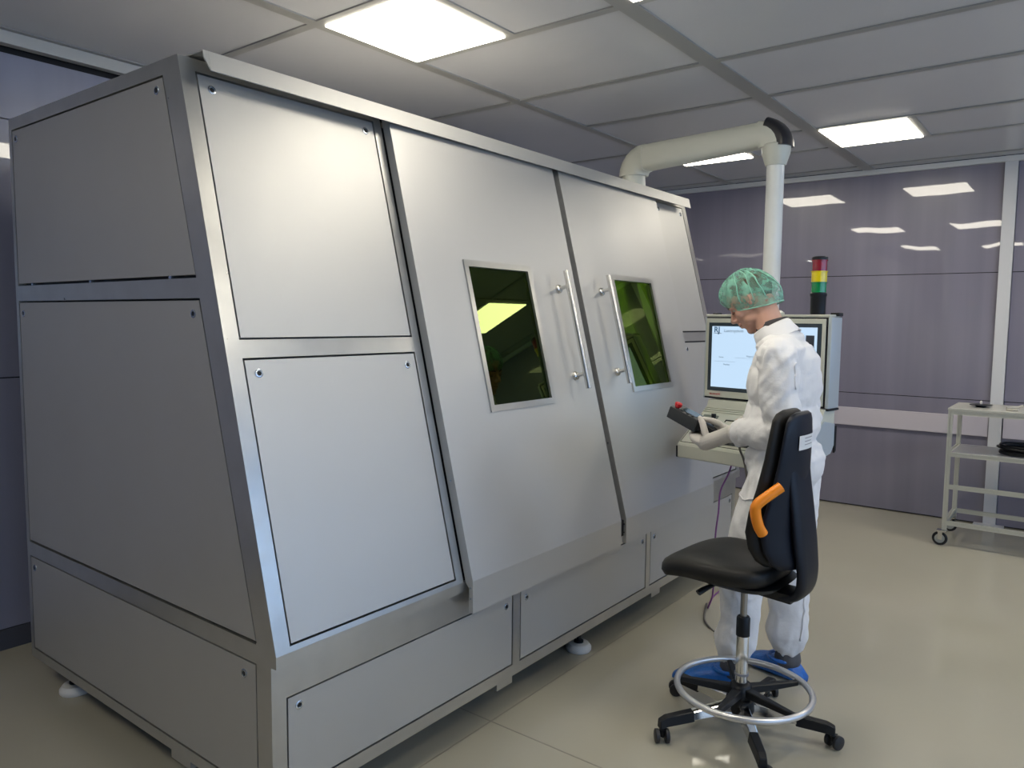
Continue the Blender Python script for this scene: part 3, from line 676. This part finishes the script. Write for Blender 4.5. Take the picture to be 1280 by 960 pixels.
# coverall
bm = B()
def se(c, r, rot=None): ell(bm, c, r, rot, 3)
se((2.05, -.765, 1.42), (.175, .128, .11)); se((2.06, -.755, 1.33), (.195, .148, .15)); se((2.06, -.752, 1.17), (.185, .152, .16)); se((2.06, -.770, 1.00), (.188, .160, .15))
se((2.06, -.735, 1.50), (.125, .100, .062)); se((2.06, -.770, 1.525), (.085, .060, .050))
cap_chain(bm, [(1.98, -.77, 1.46), LSH], [.09, .078]); cap_chain(bm, [(2.12, -.755, 1.45), RSH], [.09, .075])
def limb(p, r): cap_chain(bm, p, r)
limb([LSH, LSH.lerp(LEL, .5)+Vector((0, .01, 0)), LEL, LEL.lerp(LWR, .45)+Vector((0, 0, -.004)), LEL.lerp(LWR, .80)], [.080, .076, .070, .062, .050])
limb([RSH, RSH.lerp(REL, .5), REL, REL.lerp(RWR, .5), REL.lerp(RWR, .82)], [.080, .074, .066, .058, .048])
limb([LH, LH.lerp(LK, .5)+Vector((-.01, .0, 0)), LK, LK.lerp(LA, .5)+Vector((0, -.01, 0)), LK.lerp(LA, .72), LA+Vector((0, 0, .085))], [.118, .112, .092, .082, .090, .074])
limb([RH, RH.lerp(RK, .5)+Vector((.01, -.005, 0)), RK, RK.lerp(RA, .5)+Vector((0, -.01, 0)), RK.lerp(RA, .74), RA+Vector((0, 0, .065))], [.118, .112, .094, .086, .094, .076])
bm = remesh('s', bm, .009, 3, .5)
# collar hole and cloth folds
nck = Vector((2.06, -.72, 1.53))
def seg_t(p, a, b):
    d = b-a; t = max(0, min(1, (p-a).dot(d)/d.dot(d))); return t, (p-(a+d*t)).length
bm.normal_update()
segs = [(LSH, LEL), (LEL, LWR), (LH, LK), (LK, LA), (RH, RK), (RK, RA), (RSH, REL)]
def ridge(x): return 1-abs(x)*2
for v in bm.verts:
    p = v.co; d = 0
    best = min(((seg_t(p, a, b)[1], i) for i, (a, b) in enumerate(segs)))
    a, b = segs[best[1]]; t = (p-a).dot((b-a))/(b-a).length
    if best[0] < .14:
        ax = (b-a).normalized(); q = p-a; rad = q-ax*t; lens = (b-a).length; tt = t/lens
        ang = math.atan2(rad.dot(ax.cross(Vector((1, 0, 0)))), rad.x)
        skew = noise.noise(Vector((ang*1.1, t*6, best[1]*7.3)))
        amp = .0014+.007*math.exp(-((tt-1)/.22)**2)+.003*math.exp(-((tt-.02)/.2)**2)
        d += amp*math.sin(t*(62 if best[1] > 1 else 80)+skew*10+1.8*math.sin(ang+best[1]))*.8
    n1 = noise.noise(Vector((p.x*9, p.y*9, p.z*5))); n2 = noise.noise(Vector((p.x*17+3, p.y*17, p.z*8-4)))
    d += .007*(ridge(n1)-.5)*.8+.0045*(ridge(n2)-.5)
    # diagonal drag folds across the torso
    if 1.02 < p.z < 1.5 and best[0] > .05:
        s = p.z*1.0+(p.y+.75)*1.1; d += .006*ridge(noise.noise(Vector((s*13, p.x*2, 2))))
    v.co = p+v.normal*d
bmesh.ops.smooth_vert(bm, verts=bm.verts[:], factor=.4, use_axis_x=True, use_axis_y=True, use_axis_z=True)
# open the neck
for v in list(bm.verts):
    if (v.co-Vector((2.06, -.700, 1.575))).length < .070: bm.verts.remove(v)
suit = obj('coverall', bm, suit_m, person, smooth='all', recalc=False)
# stand-up collar of the suit
bm = B(); base = Vector((2.06, -.718, 1.535)); axn = (Vector((2.06, -.675, 1.605))-base).normalized(); vn = axn.cross(Vector((1, 0, 0))).normalized(); rings = []
for (h, r) in ((-.02, .092), (.015, .082), (.045, .076), (.050, .072), (.02, .072)):
    rings.append([base+axn*(h*(1.15 if math.sin(a)*(vn.y) > 0 else 1))+Vector((1, 0, 0))*r*math.cos(a)+vn*r*1.10*math.sin(a) for a in [2*math.pi*q/40 for q in range(40)]])
loft(bm, rings, cap=False); obj('suit_collar', bm, suit_m, suit, smooth='all')
# sleeve cuff and breast flap
bm = B(); c = LEL.lerp(LWR, .78); dr = (LWR-LEL).normalized(); lathe(bm, c, [(.050, -.02), (.062, .0), (.064, .018), (.058, .028), (.044, .030)], 28, dr)
for v in bm.verts: v.co += Vector((0, 0, 1))*.004*math.sin(v.co.z*150+v.co.y*90)
obj('cuff', bm, suit_m, suit, smooth='all')
from mathutils.bvhtree import BVHTree
bvh = BVHTree.FromPolygons([suit.matrix_basis @ v.co + wloc(person) if 0 else v.co+wloc(suit) for v in suit.data.vertices], [tuple(p.vertices) for p in suit.data.polygons])
def snap(pts, r):
    bm = B(); q = []
    for p in smooth_pts(pts, 8):
        h = bvh.find_nearest(p); q.append(h[0]+h[1]*r*.2)
    tube(bm, q, r, 8); obj('seam', bm, suit_m, suit, smooth='all')
if 0: snap([(1.90, -.68, 1.50), (1.86, -.66, 1.42), (1.87, -.67, 1.36), (1.86, -.72, 1.32), (1.80, -.76, 1.31)], .005)
if 0: snap([(1.93, -.60, 1.33), (1.90, -.62, 1.27), (1.86, -.66, 1.22), (1.80, -.72, 1.18)], .007)
snap([(1.83, -.93, 1.46), (1.82, -.92, 1.40), (1.84, -.90, 1.33)], .004)
snap([(2.0, -.93, .90), (1.84, -.78, .88), (1.84, -.64, .86), (2.0, -.58, .88)], .004)
snap([(2.17, -.92, .55), (2.10, -.90, .36), (2.09, -.87, .20)], .005)
# gloves
glove_m = mat('white_latex_glove', (.68, .64, .60), .42, spec=.45, bump=.2, bump_scale=90)
def glove(wr, elb, palm_c, fwd, up, fingers, thumb):
    bm = B(); d = (wr-elb).normalized()
    cap_chain(bm, [elb.lerp(wr, .72), elb.lerp(wr, .90), wr, palm_c-fwd*.03], [.047, .041, .036, .036])
    side = fwd.cross(up).normalized(); rot = Matrix((side, fwd, up)).transposed()
    ell(bm, palm_c, (.045, .054, .025), rot, 3); ell(bm, palm_c-fwd*.025, (.038, .045, .029), rot, 3)
    for ch in fingers+[thumb]:
        cap_chain(bm, ch, ([.0170, .0160, .0150, .0120] if ch is thumb else [.0140, .0125, .0118, .0105])[:len(ch)], sub=2)
    bm2 = remesh('g', bm, .0028, 3, .5); bm2.normal_update()
    for v in bm2.verts:
        tt = (v.co-elb).dot(d)/(wr-elb).length
        if tt < 1.05: v.co += v.normal*.0025*math.sin(tt*75+4*noise.noise(v.co*20))
    return bm2
# pendant frame: long axis P1 (toward the left end), normal PN (face up)
PA, PB = Vector((2.12, -.232, 1.170)), Vector((2.10, -.412, 1.105))
ax1 = (PA-PB).normalized(); axs = Vector((1, 0, 0)); axs = (axs-ax1*axs.dot(ax1)).normalized(); axn = axs.cross(ax1).normalized()
if axn.z < 0: axn = -axn
def pp(l, s, n): return PB+ax1*l+axs*s+axn*n
pc = pp(.015, -.045, -.045)
fw = (ax1+Vector((.15, 0, .0))).normalized(); upv = axn
def curl(base, s0):
    return base
fl_ = []
for k, (l, ln) in enumerate(((.075, .9), (.054, 1.0), (.032, .97), (.010, .8))):
    b0 = pp(l-.01, -.035+.0, -.048); fl_.append([pp(l-.014, -.030, -.062), pp(l+.004, .014*ln, -.060), pp(l+.010, .052*ln, -.048), pp(l+.012, .072*ln, -.020)])
# left hand: palm below the grip, fingers wrap under, thumb on the near side
th = [pp(-.030, -.058, -.034), pp(-.004, -.058, -.006), pp(.022, -.048, .018), pp(.050, -.034, .030)]
bm = glove(LWR, LEL, pp(.010, -.036, -.064), fw, upv, fl_, th); obj('glove', bm, glove_m, person, smooth='all')
fr_ = []
for k, (l, ln) in enumerate(((.030, .9), (.010, 1.0), (-.010, .95), (-.030, .8))):
    fr_.append([pp(l-.02, .058, -.018), pp(l-.005, .050, -.036), pp(l+.0, .028, -.042), pp(l, .008, -.038)])
th = [pp(-.03, .060, .010), pp(-.01, .045, .026), pp(.015, .020, .030), pp(.046, -.006, .026)]
bm = glove(RWR, REL, pp(-.035, .068, -.012), (ax1+Vector((-.2, 0, 0))).normalized(), axs, fr_, th); obj('glove', bm, glove_m, person, smooth='all')
# blue shoe covers + grey shoe tops
cov_m = mat('blue_plastic_film', (.01, .13, .50), .3, spec=.6, bump=.5, bump_scale=55)
for a, toe, heel in ((LA, Vector((1.835, -.385, 0)), Vector((1.905, -.700, 0))), (RA, Vector((2.215, -.560, 0)), Vector((2.130, -.875, 0)))):
    dv = (toe-heel); ln = dv.length; dv.normalize(); sv = Vector((dv.y, -dv.x, 0)); rings = []
    for k in range(22):
        t = k/21; wd = .018+.040*math.sin(math.pi*min(1, max(0, t*.95+.04)))**.55+.008*math.exp(-((t-.72)/.2)**2); hh = (.100-.048*max(0, (t-.35)/.65)**.8)*min(1, (math.sin(math.pi*min(max(t, .015), .985))**.35)+.0)
        c = heel+dv*ln*t; ring = []
        for q in range(28):
            an = 2*math.pi*q/28; cx = math.copysign(abs(math.cos(an))**.7, math.cos(an)); cz = math.copysign(abs(math.sin(an))**.75, math.sin(an))
            wv = 1+.05*noise.noise(Vector((t*14, an*2.5, ln*9)))+.03*math.sin(t*40+an*3)
            ring.append(c+sv*wd*cx*wv+UZ*(.002+hh*.5+hh*.5*cz*wv if cz > 0 else .002+hh*.5*(1+cz)))
        rings.append(ring)
    bm = B(); loft(bm, rings); o = obj('shoe_cover', bm, cov_m, person, smooth='all')
    bm = B(); lathe(bm, Vector((a.x, a.y-.002, 0)), [(.052, .060), (.058, .085), (.054, .110), (.048, .135)], 24); obj('shoe_collar', bm, mat('grey_shoe', (.09, .09, .10), .7), person, smooth='all')
    bm = B(); ringtorus(bm, (a.x+dv.x*.02, a.y+dv.y*.02, .088), .062, .009, 40, 8); obj('cover_elastic', bm, cov_m, o, smooth='all')
# pendant
pend = empty('teach_pendant', pp(.09, 0, -.03), 'dark grey handheld teach pendant with red stop button held in gloved hands', 'pendant')
bm = B()
hexa(bm, [pp(.045, -.055, -.040), pp(.045, .055, -.040), pp(.205, .058, -.034), pp(.205, -.058, -.034), pp(.045, -.055, .022), pp(.045, .055, .022), pp(.205, .058, .024), pp(.205, -.058, .024)])
obj('pendant_body', bev(bm, .006), mat('charcoal_plastic', (.035, .038, .041), .45), pend, smooth=True)
bm = B(); hexa(bm, [pp(-.035, -.022, -.026), pp(-.035, .022, -.026), pp(.054, .045, -.028), pp(.054, -.045, -.028), pp(-.035, -.022, .004), pp(-.035, .022, .004), pp(.054, .045, .016), pp(.054, -.045, .016)]); bev(bm, .006); obj('pendant_grip', bm, black_pl, pend, smooth=True)
bm = B(); tube(bm, [pp(-.03, -.01, -.012), pp(-.075, -.015, -.016), pp(-.115, -.02, -.018)], [.016, .014, .009], 14); obj('strain_relief', bm, black_pl, pend, smooth=True)
bm = B(); lathe(bm, pp(.180, -.030, .024), [(.010, 0), (.010, .006), (.017, .007), (.018, .022), (.014, .026)], 20, axn); obj('stop_button', bm, mat('red_button', (.60, .02, .03), .35), pend, smooth=True)
bm = B()
for k in range(3): lathe(bm, pp(.085+.03*k, -.040, .021), [(.007, 0), (.007, .006)], 12, axn)
split('push_button', bm, black_pl, pend)
bm = B(); slab_ = hexa(bm, [pp(.075, -.028, .0225), pp(.075, .045, .0225), pp(.165, .045, .0235), pp(.165, -.028, .0235), pp(.075, -.028, .0245), pp(.075, .045, .0245), pp(.165, .045, .0255), pp(.165, -.028, .0255)]); obj('pendant_display', bm, mat('pendant_glass', (.02, .03, .03), .1), pend)
bm = B(); tube(bm, smooth_pts([pp(-.11, -.02, -.018), (2.16, -.56, 1.075), (2.20, -.515, 1.02), (2.225, -.530, .95), (2.23, -.545, .86), (2.24, -.530, .76), (2.26, -.52, .66), (2.30, -.50, .50), (2.33, -.47, .25), (2.38, -.40, .02), (2.5, -.25, .008), (2.75, -.15, .008)], 8), .0055, 10); obj('pendant_cord', bm, mat('grey_cord', (.12, .11, .10), .5), pend, smooth=True)

# ------------------------------------------------------------------ chair
pu = mat('black_pu_foam', (.012, .011, .010), .5, spec=.32, noise_amt=.15, noise_scale=20, bump=.08, bump_scale=250)
shell_m = mat('blue_black_shell', (.006, .008, .015), .42, spec=.3)
CX, CY = 1.580, -.790
ch = empty('swivel_chair', (CX, CY, 0), 'black swivel work chair with orange grip, chrome foot ring and five casters', 'chair')
R7 = Matrix.Rotation(math.radians(-4), 3, 'Z')
def cl(x, y, z): v = R7@Vector((x, y, 0)); return Vector((CX+v.x, CY+v.y, z))
# seat
def sup(w, d, n, e=.42, dy=0): return [(w*math.copysign(abs(math.cos(a))**e, math.cos(a)), dy+d*math.copysign(abs(math.sin(a))**e, math.sin(a))) for a in [2*math.pi*k/n for k in range(n)]]
bm = B(); rings = []
for (sc, z) in ((.60, .598), (.86, .598), (.955, .606), (1.0, .628), (.995, .650), (.96, .664), (.90, .670), (.75, .672), (.5, .668), (.2, .664)):
    ring = []
    for (x, y) in sup(.228, .220, 56, .5, 0):
        x *= sc*(1-.10*(y < 0)*abs(y)/.215*.8); yy = y*sc+.068
        zz = z+.032-.020*max(0, (yy-.14)/.10)**1.5 + (.006*max(0, -yy/.2))
        ring.append(cl(x, yy, zz))
    rings.append(ring)
loft(bm, rings); obj('seat', bm, pu, ch, smooth='all')
bm = B(); rings = []
for (sc, z) in ((.45, .600), (.80, .612), (.90, .632)): rings.append([cl(x*sc, y*sc+.0, z) for x, y in sup(.20, .19, 40, .6)])
loft(bm, rings); obj('seat_pan', bm, black_pl, ch, smooth=True)
bm = B(); hexa(bm, [cl(-.05, -.20, .570), cl(.05, -.20, .570), cl(.05, .09, .585), cl(-.05, .09, .585), cl(-.06, -.20, .610), cl(.06, -.20, .610), cl(.06, .09, .615), cl(-.06, .09, .615)]); bev(bm, .008)
obj('tilt_mechanism', bm, black_pl, ch, smooth=True)
bm = B(); tube(bm, [cl(-.04, .03, .600), cl(-.13, .065, .605), cl(-.165, .09, .588), cl(-.185, .10, .578)], [.007, .007, .010, .010], 10, sx=1.4); obj('height_lever', bm, black_pl, ch, smooth=True)
# back post: L from the mechanism up behind the backrest
pth = smooth_pts([cl(0, -.12, .592), cl(0, -.19, .594), cl(0, -.228, .625), cl(0, -.238, .69), cl(0, -.228, .78), cl(0, -.212, .90), cl(0, -.194, 1.02), cl(0, -.182, 1.12)], 5)
bm = B(); rings = []
for i, p in enumerate(pth):
    t = i/(len(pth)-1); d = (pth[min(i+1, len(pth)-1)]-pth[max(0, i-1)]).normalized(); s_ = R7@Vector((1, 0, 0)); n_ = d.cross(s_)
    wdt = .050+.045*min(1, t*1.7); th_ = .020
    rings.append([p+s_*wdt*math.copysign(abs(math.cos(a))**.5, math.cos(a))+n_*th_*math.sin(a) for a in [2*math.pi*k/20 for k in range(20)]])
loft(bm, rings); obj('back_post', bm, shell_m, ch, smooth='all')
# backrest cushion (front foam) and rear shell
zs = [(.715, .10, .03), (.722, .140, .045), (.745, .170, .052), (.79, .190, .055), (.85, .196, .055), (.92, .185, .052), (1.0, .160, .048), (1.1, .143, .044), (1.2, .130, .040), (1.25, .118, .036), (1.272, .098, .030), (1.283, .06, .018)]
def ybk(z): return -.166-.004*(z-.75)/.5-.02*math.exp(-((z-.72)/.08)**2)
def curvz(z): return .058 if z < 1.0 else .058-.028*min(1, (z-1.0)/.2)
def back_rings(front, zoff=0, ws=1., ts=1.):
    rings = []
    for z, w_, t_ in zs:
        ring = []; curv = curvz(z)
        for k in range(40):
            a = 2*math.pi*k/40; cx = math.copysign(abs(math.cos(a))**.75, math.cos(a)); sy = math.copysign(abs(math.sin(a))**.8, math.sin(a))
            x = w_*ws*cx; y = ybk(z)+curv*(x/.19)**2+t_*ts*sy*.55+front
            ring.append(cl(x, y, z+zoff))
        rings.append(ring)
    return rings
bm = B(); loft(bm, back_rings(.020, 0, 1., 1.15)); obj('backrest', bm, pu, ch, smooth='all')
bm = B(); loft(bm, back_rings(-.024, -.005, .95, .80)); obj('backrest_shell', bm, shell_m, ch, smooth='all')
# sticker
sn = -(R7@Vector((0, 1, 0))); 
def st_pt(x, z, o=0):
    wz, tz = .129*.95, .0405*.80*.55; c_ = min(1, abs(x)/wz)**(1/.75); return cl(x, ybk(z)+curvz(z)*(x/.19)**2-.024-tz*(1-c_*c_)**.4-.0015-o, z-.006)
def st_quad(bm, x0, x1, z0, z1, o0, o1, n=6):
    for i in range(n):
        a, b = x0+(x1-x0)*i/n, x0+(x1-x0)*(i+1)/n
        hexa(bm, [st_pt(a, z0, o0), st_pt(b, z0, o0), st_pt(b, z0, o1), st_pt(a, z0, o1), st_pt(a, z1, o0), st_pt(b, z1, o0), st_pt(b, z1, o1), st_pt(a, z1, o1)])
bm = B(); st_quad(bm, -.060, .062, 1.150, 1.202, .002, .003); stk = obj('sticker', bm, mat('white_sticker', (.72, .72, .72), .5), ch)
bm = B()
for a_, b_, z_ in ((-.02, .05, 1.190), (-.02, .04, 1.178), (-.02, .052, 1.166)): st_quad(bm, a_, b_, z_, z_+.003, .0032, .0036, 3)
k = obj('sticker_print', bm, mat('sticker_grey_print', (.30, .30, .31), .6), stk); k['kind'] = 'stuff'
# orange grip loops on both sides
org = mat('orange_grip_plastic', (.95, .28, .01), .4)
for s in (-1,):
    bm = B(); tube(bm, smooth_pts([cl(s*.158, -.190, 1.025), cl(s*.182, -.168, 1.003), cl(s*.218, -.134, .966), cl(s*.222, -.128, .938), cl(s*.212, -.136, .888), cl(s*.195, -.146, .856)], 6), .019, 14); obj('grip', bm, org, ch, smooth=True)
# column
bm = B(); lathe(bm, (CX, CY, 0), [(.013, .40), (.013, .58)], 20); obj('gas_rod', bm, mat('dull_steel_rod', (.35, .33, .30), .3, 1.), ch, smooth=True)
bm = B(); lathe(bm, (CX, CY, 0), [(.026, .385), (.026, .455), (.022, .462)], 24); obj('column_collar', bm, black_pl, ch, smooth=True)
bm = B(); lathe(bm, (CX, CY, 0), [(.0235, .13), (.0235, .388)], 24); obj('column', bm, chrome, ch, smooth=True)
bm = B(); lathe(bm, (CX, CY, 0), [(.0275, .228), (.0275, .236)], 24); obj('column_ring', bm, mat('grey_ring', (.25, .25, .27), .4), ch, smooth=True)
# base: five arms
bm = B(); lathe(bm, (CX, CY, 0), [(.055, .085), (.060, .10), (.055, .135), (.030, .150)], 24); obj('base_hub', bm, black_pl, ch, smooth=True)
for k in range(5):
    a = math.radians(142+72*k); d = Vector((math.cos(a), math.sin(a), 0)); s_ = Vector((-d.y, d.x, 0)); c = Vector((CX, CY, 0))
    def st(r, w, z0, z1): return [c+d*r-s_*w+UZ*z0, c+d*r+s_*w+UZ*z0, c+d*r+s_*w*.75+UZ*z1, c+d*r-s_*w*.75+UZ*z1]
    bm = B(); loft(bm, [st(.04, .026, .085, .128), st(.315, .017, .066, .092)]); bev(bm, .003, 1); arm = obj('base_arm', bm, chrome, ch)
    bm = B(); loft(bm, [st(.205, .0215, .068, .108), st(.318, .0195, .060, .098), st(.345, .017, .050, .086)]); bev(bm, .003, 1); obj('arm_cover', bm, black_pl, arm)
    bm = B(); wc = c+d*.335; lathe(bm, (wc.x, wc.y, .045), [(.009, 0), (.009, .02)], 10); 
    ca = a+random.uniform(.6, 2.0); cd = Vector((math.cos(ca), math.sin(ca), 0)); axl = Vector((-cd.y, cd.x, 0)); wc = wc+cd*.012
    box(bm, wc.x-.010, wc.x+.010, wc.y-.010, wc.y+.010, .026, .052); yoke = obj('caster_yoke', bm, black_pl, arm)
    for s in (-1, 1):
        bm = B(); lathe(bm, wc+axl*(s*.019)+UZ*.027-axl*.009, [(.020, 0), (.0265, .003), (.027, .009), (.0265, .015), (.020, .018)], 24, axl); obj('caster_wheel', bm, mat('caster_rubber', (.02, .02, .022), .5) if 'caster_rubber' not in bpy.data.materials else bpy.data.materials['caster_rubber'], arm, smooth=True)
# foot ring with spokes
bm = B(); ringtorus(bm, (CX-.035, CY-.022, .194), .250, .0125, 80, 12); fring = obj('foot_ring', bm, mat('satin_chrome_ring', (.66, .66, .67), .33, .8), ch, smooth='all')
for k in range(5):
    a = math.radians(106+72*k); d = Vector((math.cos(a), math.sin(a), 0)); s_ = Vector((-d.y, d.x, 0)); c = Vector((CX, CY, 0)); e = Vector((CX-.035, CY-.022, 0))+d*.238
    bm = B(); r0 = c+d*.03
    loft(bm, [[r0-s_*.022+UZ*.150, r0+s_*.022+UZ*.150, r0+s_*.018+UZ*.182, r0-s_*.018+UZ*.182], [e-s_*.012+UZ*.178, e+s_*.012+UZ*.178, e+s_*.010+UZ*.196, e-s_*.010+UZ*.196]]); bev(bm, .003, 1); obj('ring_spoke', bm, black_pl, fring)
bm = B(); lathe(bm, (CX, CY, 0), [(.045, .140), (.048, .16), (.040, .19), (.027, .200)], 24); obj('ring_hub', bm, black_pl, fring, smooth=True)

# ------------------------------------------------------------------ trolley
al2 = mat('aluminium_profile_rail', (.66, .66, .60), .32, .6)
shelf_m = mat('pale_shelf_board', (.48, .47, .42), .25)
tx0, tx1, ty1, ty0 = 4.955, 5.43, -1.015, -1.90
cart = empty('trolley', ((tx0+tx1)/2, (ty0+ty1)/2, 0), 'silver aluminium profile trolley with shelves on casters before the purple wall', 'trolley')
def prof(p0, p1, h=.030):
    """grooved square profile between two points"""
    p0, p1 = Vector(p0), Vector(p1); d = (p1-p0).normalized(); u = Vector((0, 0, 1)) if abs(d.z) < .5 else Vector((0, 1, 0)); v = d.cross(u)
    w2, gr = h/2, .004
    sec = [(-w2, -w2), (-gr, -w2), (-gr, -w2+.006), (gr, -w2+.006), (gr, -w2), (w2, -w2), (w2, -gr), (w2-.006, -gr), (w2-.006, gr), (w2, gr), (w2, w2), (gr, w2), (gr, w2-.006), (-gr, w2-.006), (-gr, w2), (-w2, w2), (-w2, gr), (-w2+.006, gr), (-w2+.006, -gr), (-w2, -gr)]
    bm = B(); prism(bm, [p0+u*a+v*b for a, b in sec], p1-p0); return bm
for x in (tx0, tx1):
    for y in (ty1, ty0): obj('trolley_post', prof((x, y, .115), (x, y, .985)), al2, cart)
for z, full in ((.970, 1), (.668, 1), (.432, 0), (.166, 1)):
    obj('trolley_rail', prof((tx0, ty1-.0151, z), (tx0, ty0+.0151, z)), al2, cart)
    if full:
        obj('trolley_rail', prof((tx1, ty1-.0151, z), (tx1, ty0+.0151, z)), al2, cart)
        for y in (ty1, ty0): obj('trolley_rail', prof((tx0+.0151, y, z), (tx1-.0151, y, z)), al2, cart)
bm = B(); box(bm, tx0-.018, tx1+.018, ty0-.018, ty1+.018, .9855, 1.003); obj('shelf_board', bev(bm, .002, 1), shelf_m, cart)
bm = B(); box(bm, tx0+.016, tx1-.016, ty0+.016, ty1-.016, .676, .685); obj('shelf_board', bm, mat('grey_shelf_board', (.33, .33, .35), .25), cart)
for x in (tx0, tx1):
    for y in (ty1, ty0):
        cy = y+.022; cx = x-.02
        bm = B(); ringtorus(bm, (0, 0, 0), .040, .011, 32, 10); bmesh.ops.rotate(bm, verts=bm.verts[:], cent=(0, 0, 0), matrix=Matrix.Rotation(math.pi/2, 3, 'Y')@Matrix.Rotation(0, 3, 'X')); bmesh.ops.translate(bm, verts=bm.verts[:], vec=(cx, cy, .0515)); tyre = obj('caster_tyre', bm, black_pl, cart, smooth='all')
        bm = B(); lathe(bm, (cx-.010, cy, .0515), [(.033, 0), (.033, .02)], 24, (1, 0, 0)); obj('caster_hub', bm, mat('grey_hub', (.35, .36, .34), .4) if 'grey_hub' not in bpy.data.materials else bpy.data.materials['grey_hub'], tyre, smooth=True)
        bm = B(); box(bm, cx-.018, cx-.014, cy-.016, cy+.012, .045, .102); box(bm, cx+.014, cx+.018, cy-.016, cy+.012, .045, .102); box(bm, cx-.024, x+.02, y-.02, cy+.022, .102, .113); split('caster_fork', bm, chrome, cart)
# things on the trolley
bm = B(); x, y = 5.12, -1.52
for k in range(7):
    pts = []; rr = .13+.012*math.sin(k*2.1); 
    for i in range(49):
        a = 2*math.pi*i/48; pts.append((x+rr*1.0*math.cos(a)+.006*math.sin(k), y+rr*1.55*math.sin(a)+.008*math.cos(k*3), .702+.0085*k+.004*math.sin(2*a+k)))
    tube(bm, pts, .008, 8, cap=False)
co_ = obj('cable_coil', bm, black_pl, smooth='all'); tag(co_, 'black cable coiled up on the second shelf of the aluminium trolley', 'cable')
e = empty('fixture', (5.16, -1.175, 1.003), 'small dark disc fixture with a pale tip on the left end of the trolley top', 'fixture')
bm = B(); lathe(bm, (5.16, -1.175, 1.003), [(.030, 0), (.034, .008), (.02, .012), (.072, .014), (.072, .019), (.05, .022)], 24); obj('fixture_plate', bm, black_pl, e, smooth=True)
bm = B(); lathe(bm, (5.16, -1.175, 1.025), [(.006, 0), (.009, .012), (.005, .024)], 12); obj('fixture_tip', bm, mat('pale_tip', (.7, .65, .6), .4), e, smooth=True)
bm = B(); box(bm, 5.02, 5.10, -1.41, -1.34, 1.0032, 1.015); bev(bm, .003, 1); tube(bm, [(5.05, -1.34, 1.02), (5.1, -1.40, 1.022), (5.12, -1.43, 1.035)], .008, 8); tag(obj('clamp', bm, mat('pale_clamp', (.45, .42, .36), .4), smooth=True), 'small beige clamp lying mid-way along the trolley top', 'clamp')
bm = B(); lathe(bm, (5.20, -1.53, 1.0035), [(.045, 0), (.075, .006), (.078, .010), (.060, .008), (.01, .006)], 28); tag(obj('dish', bm, mat('white_dish', (.72, .72, .7), .3), smooth=True), 'shallow white dish on the trolley top at the right picture edge', 'dish')
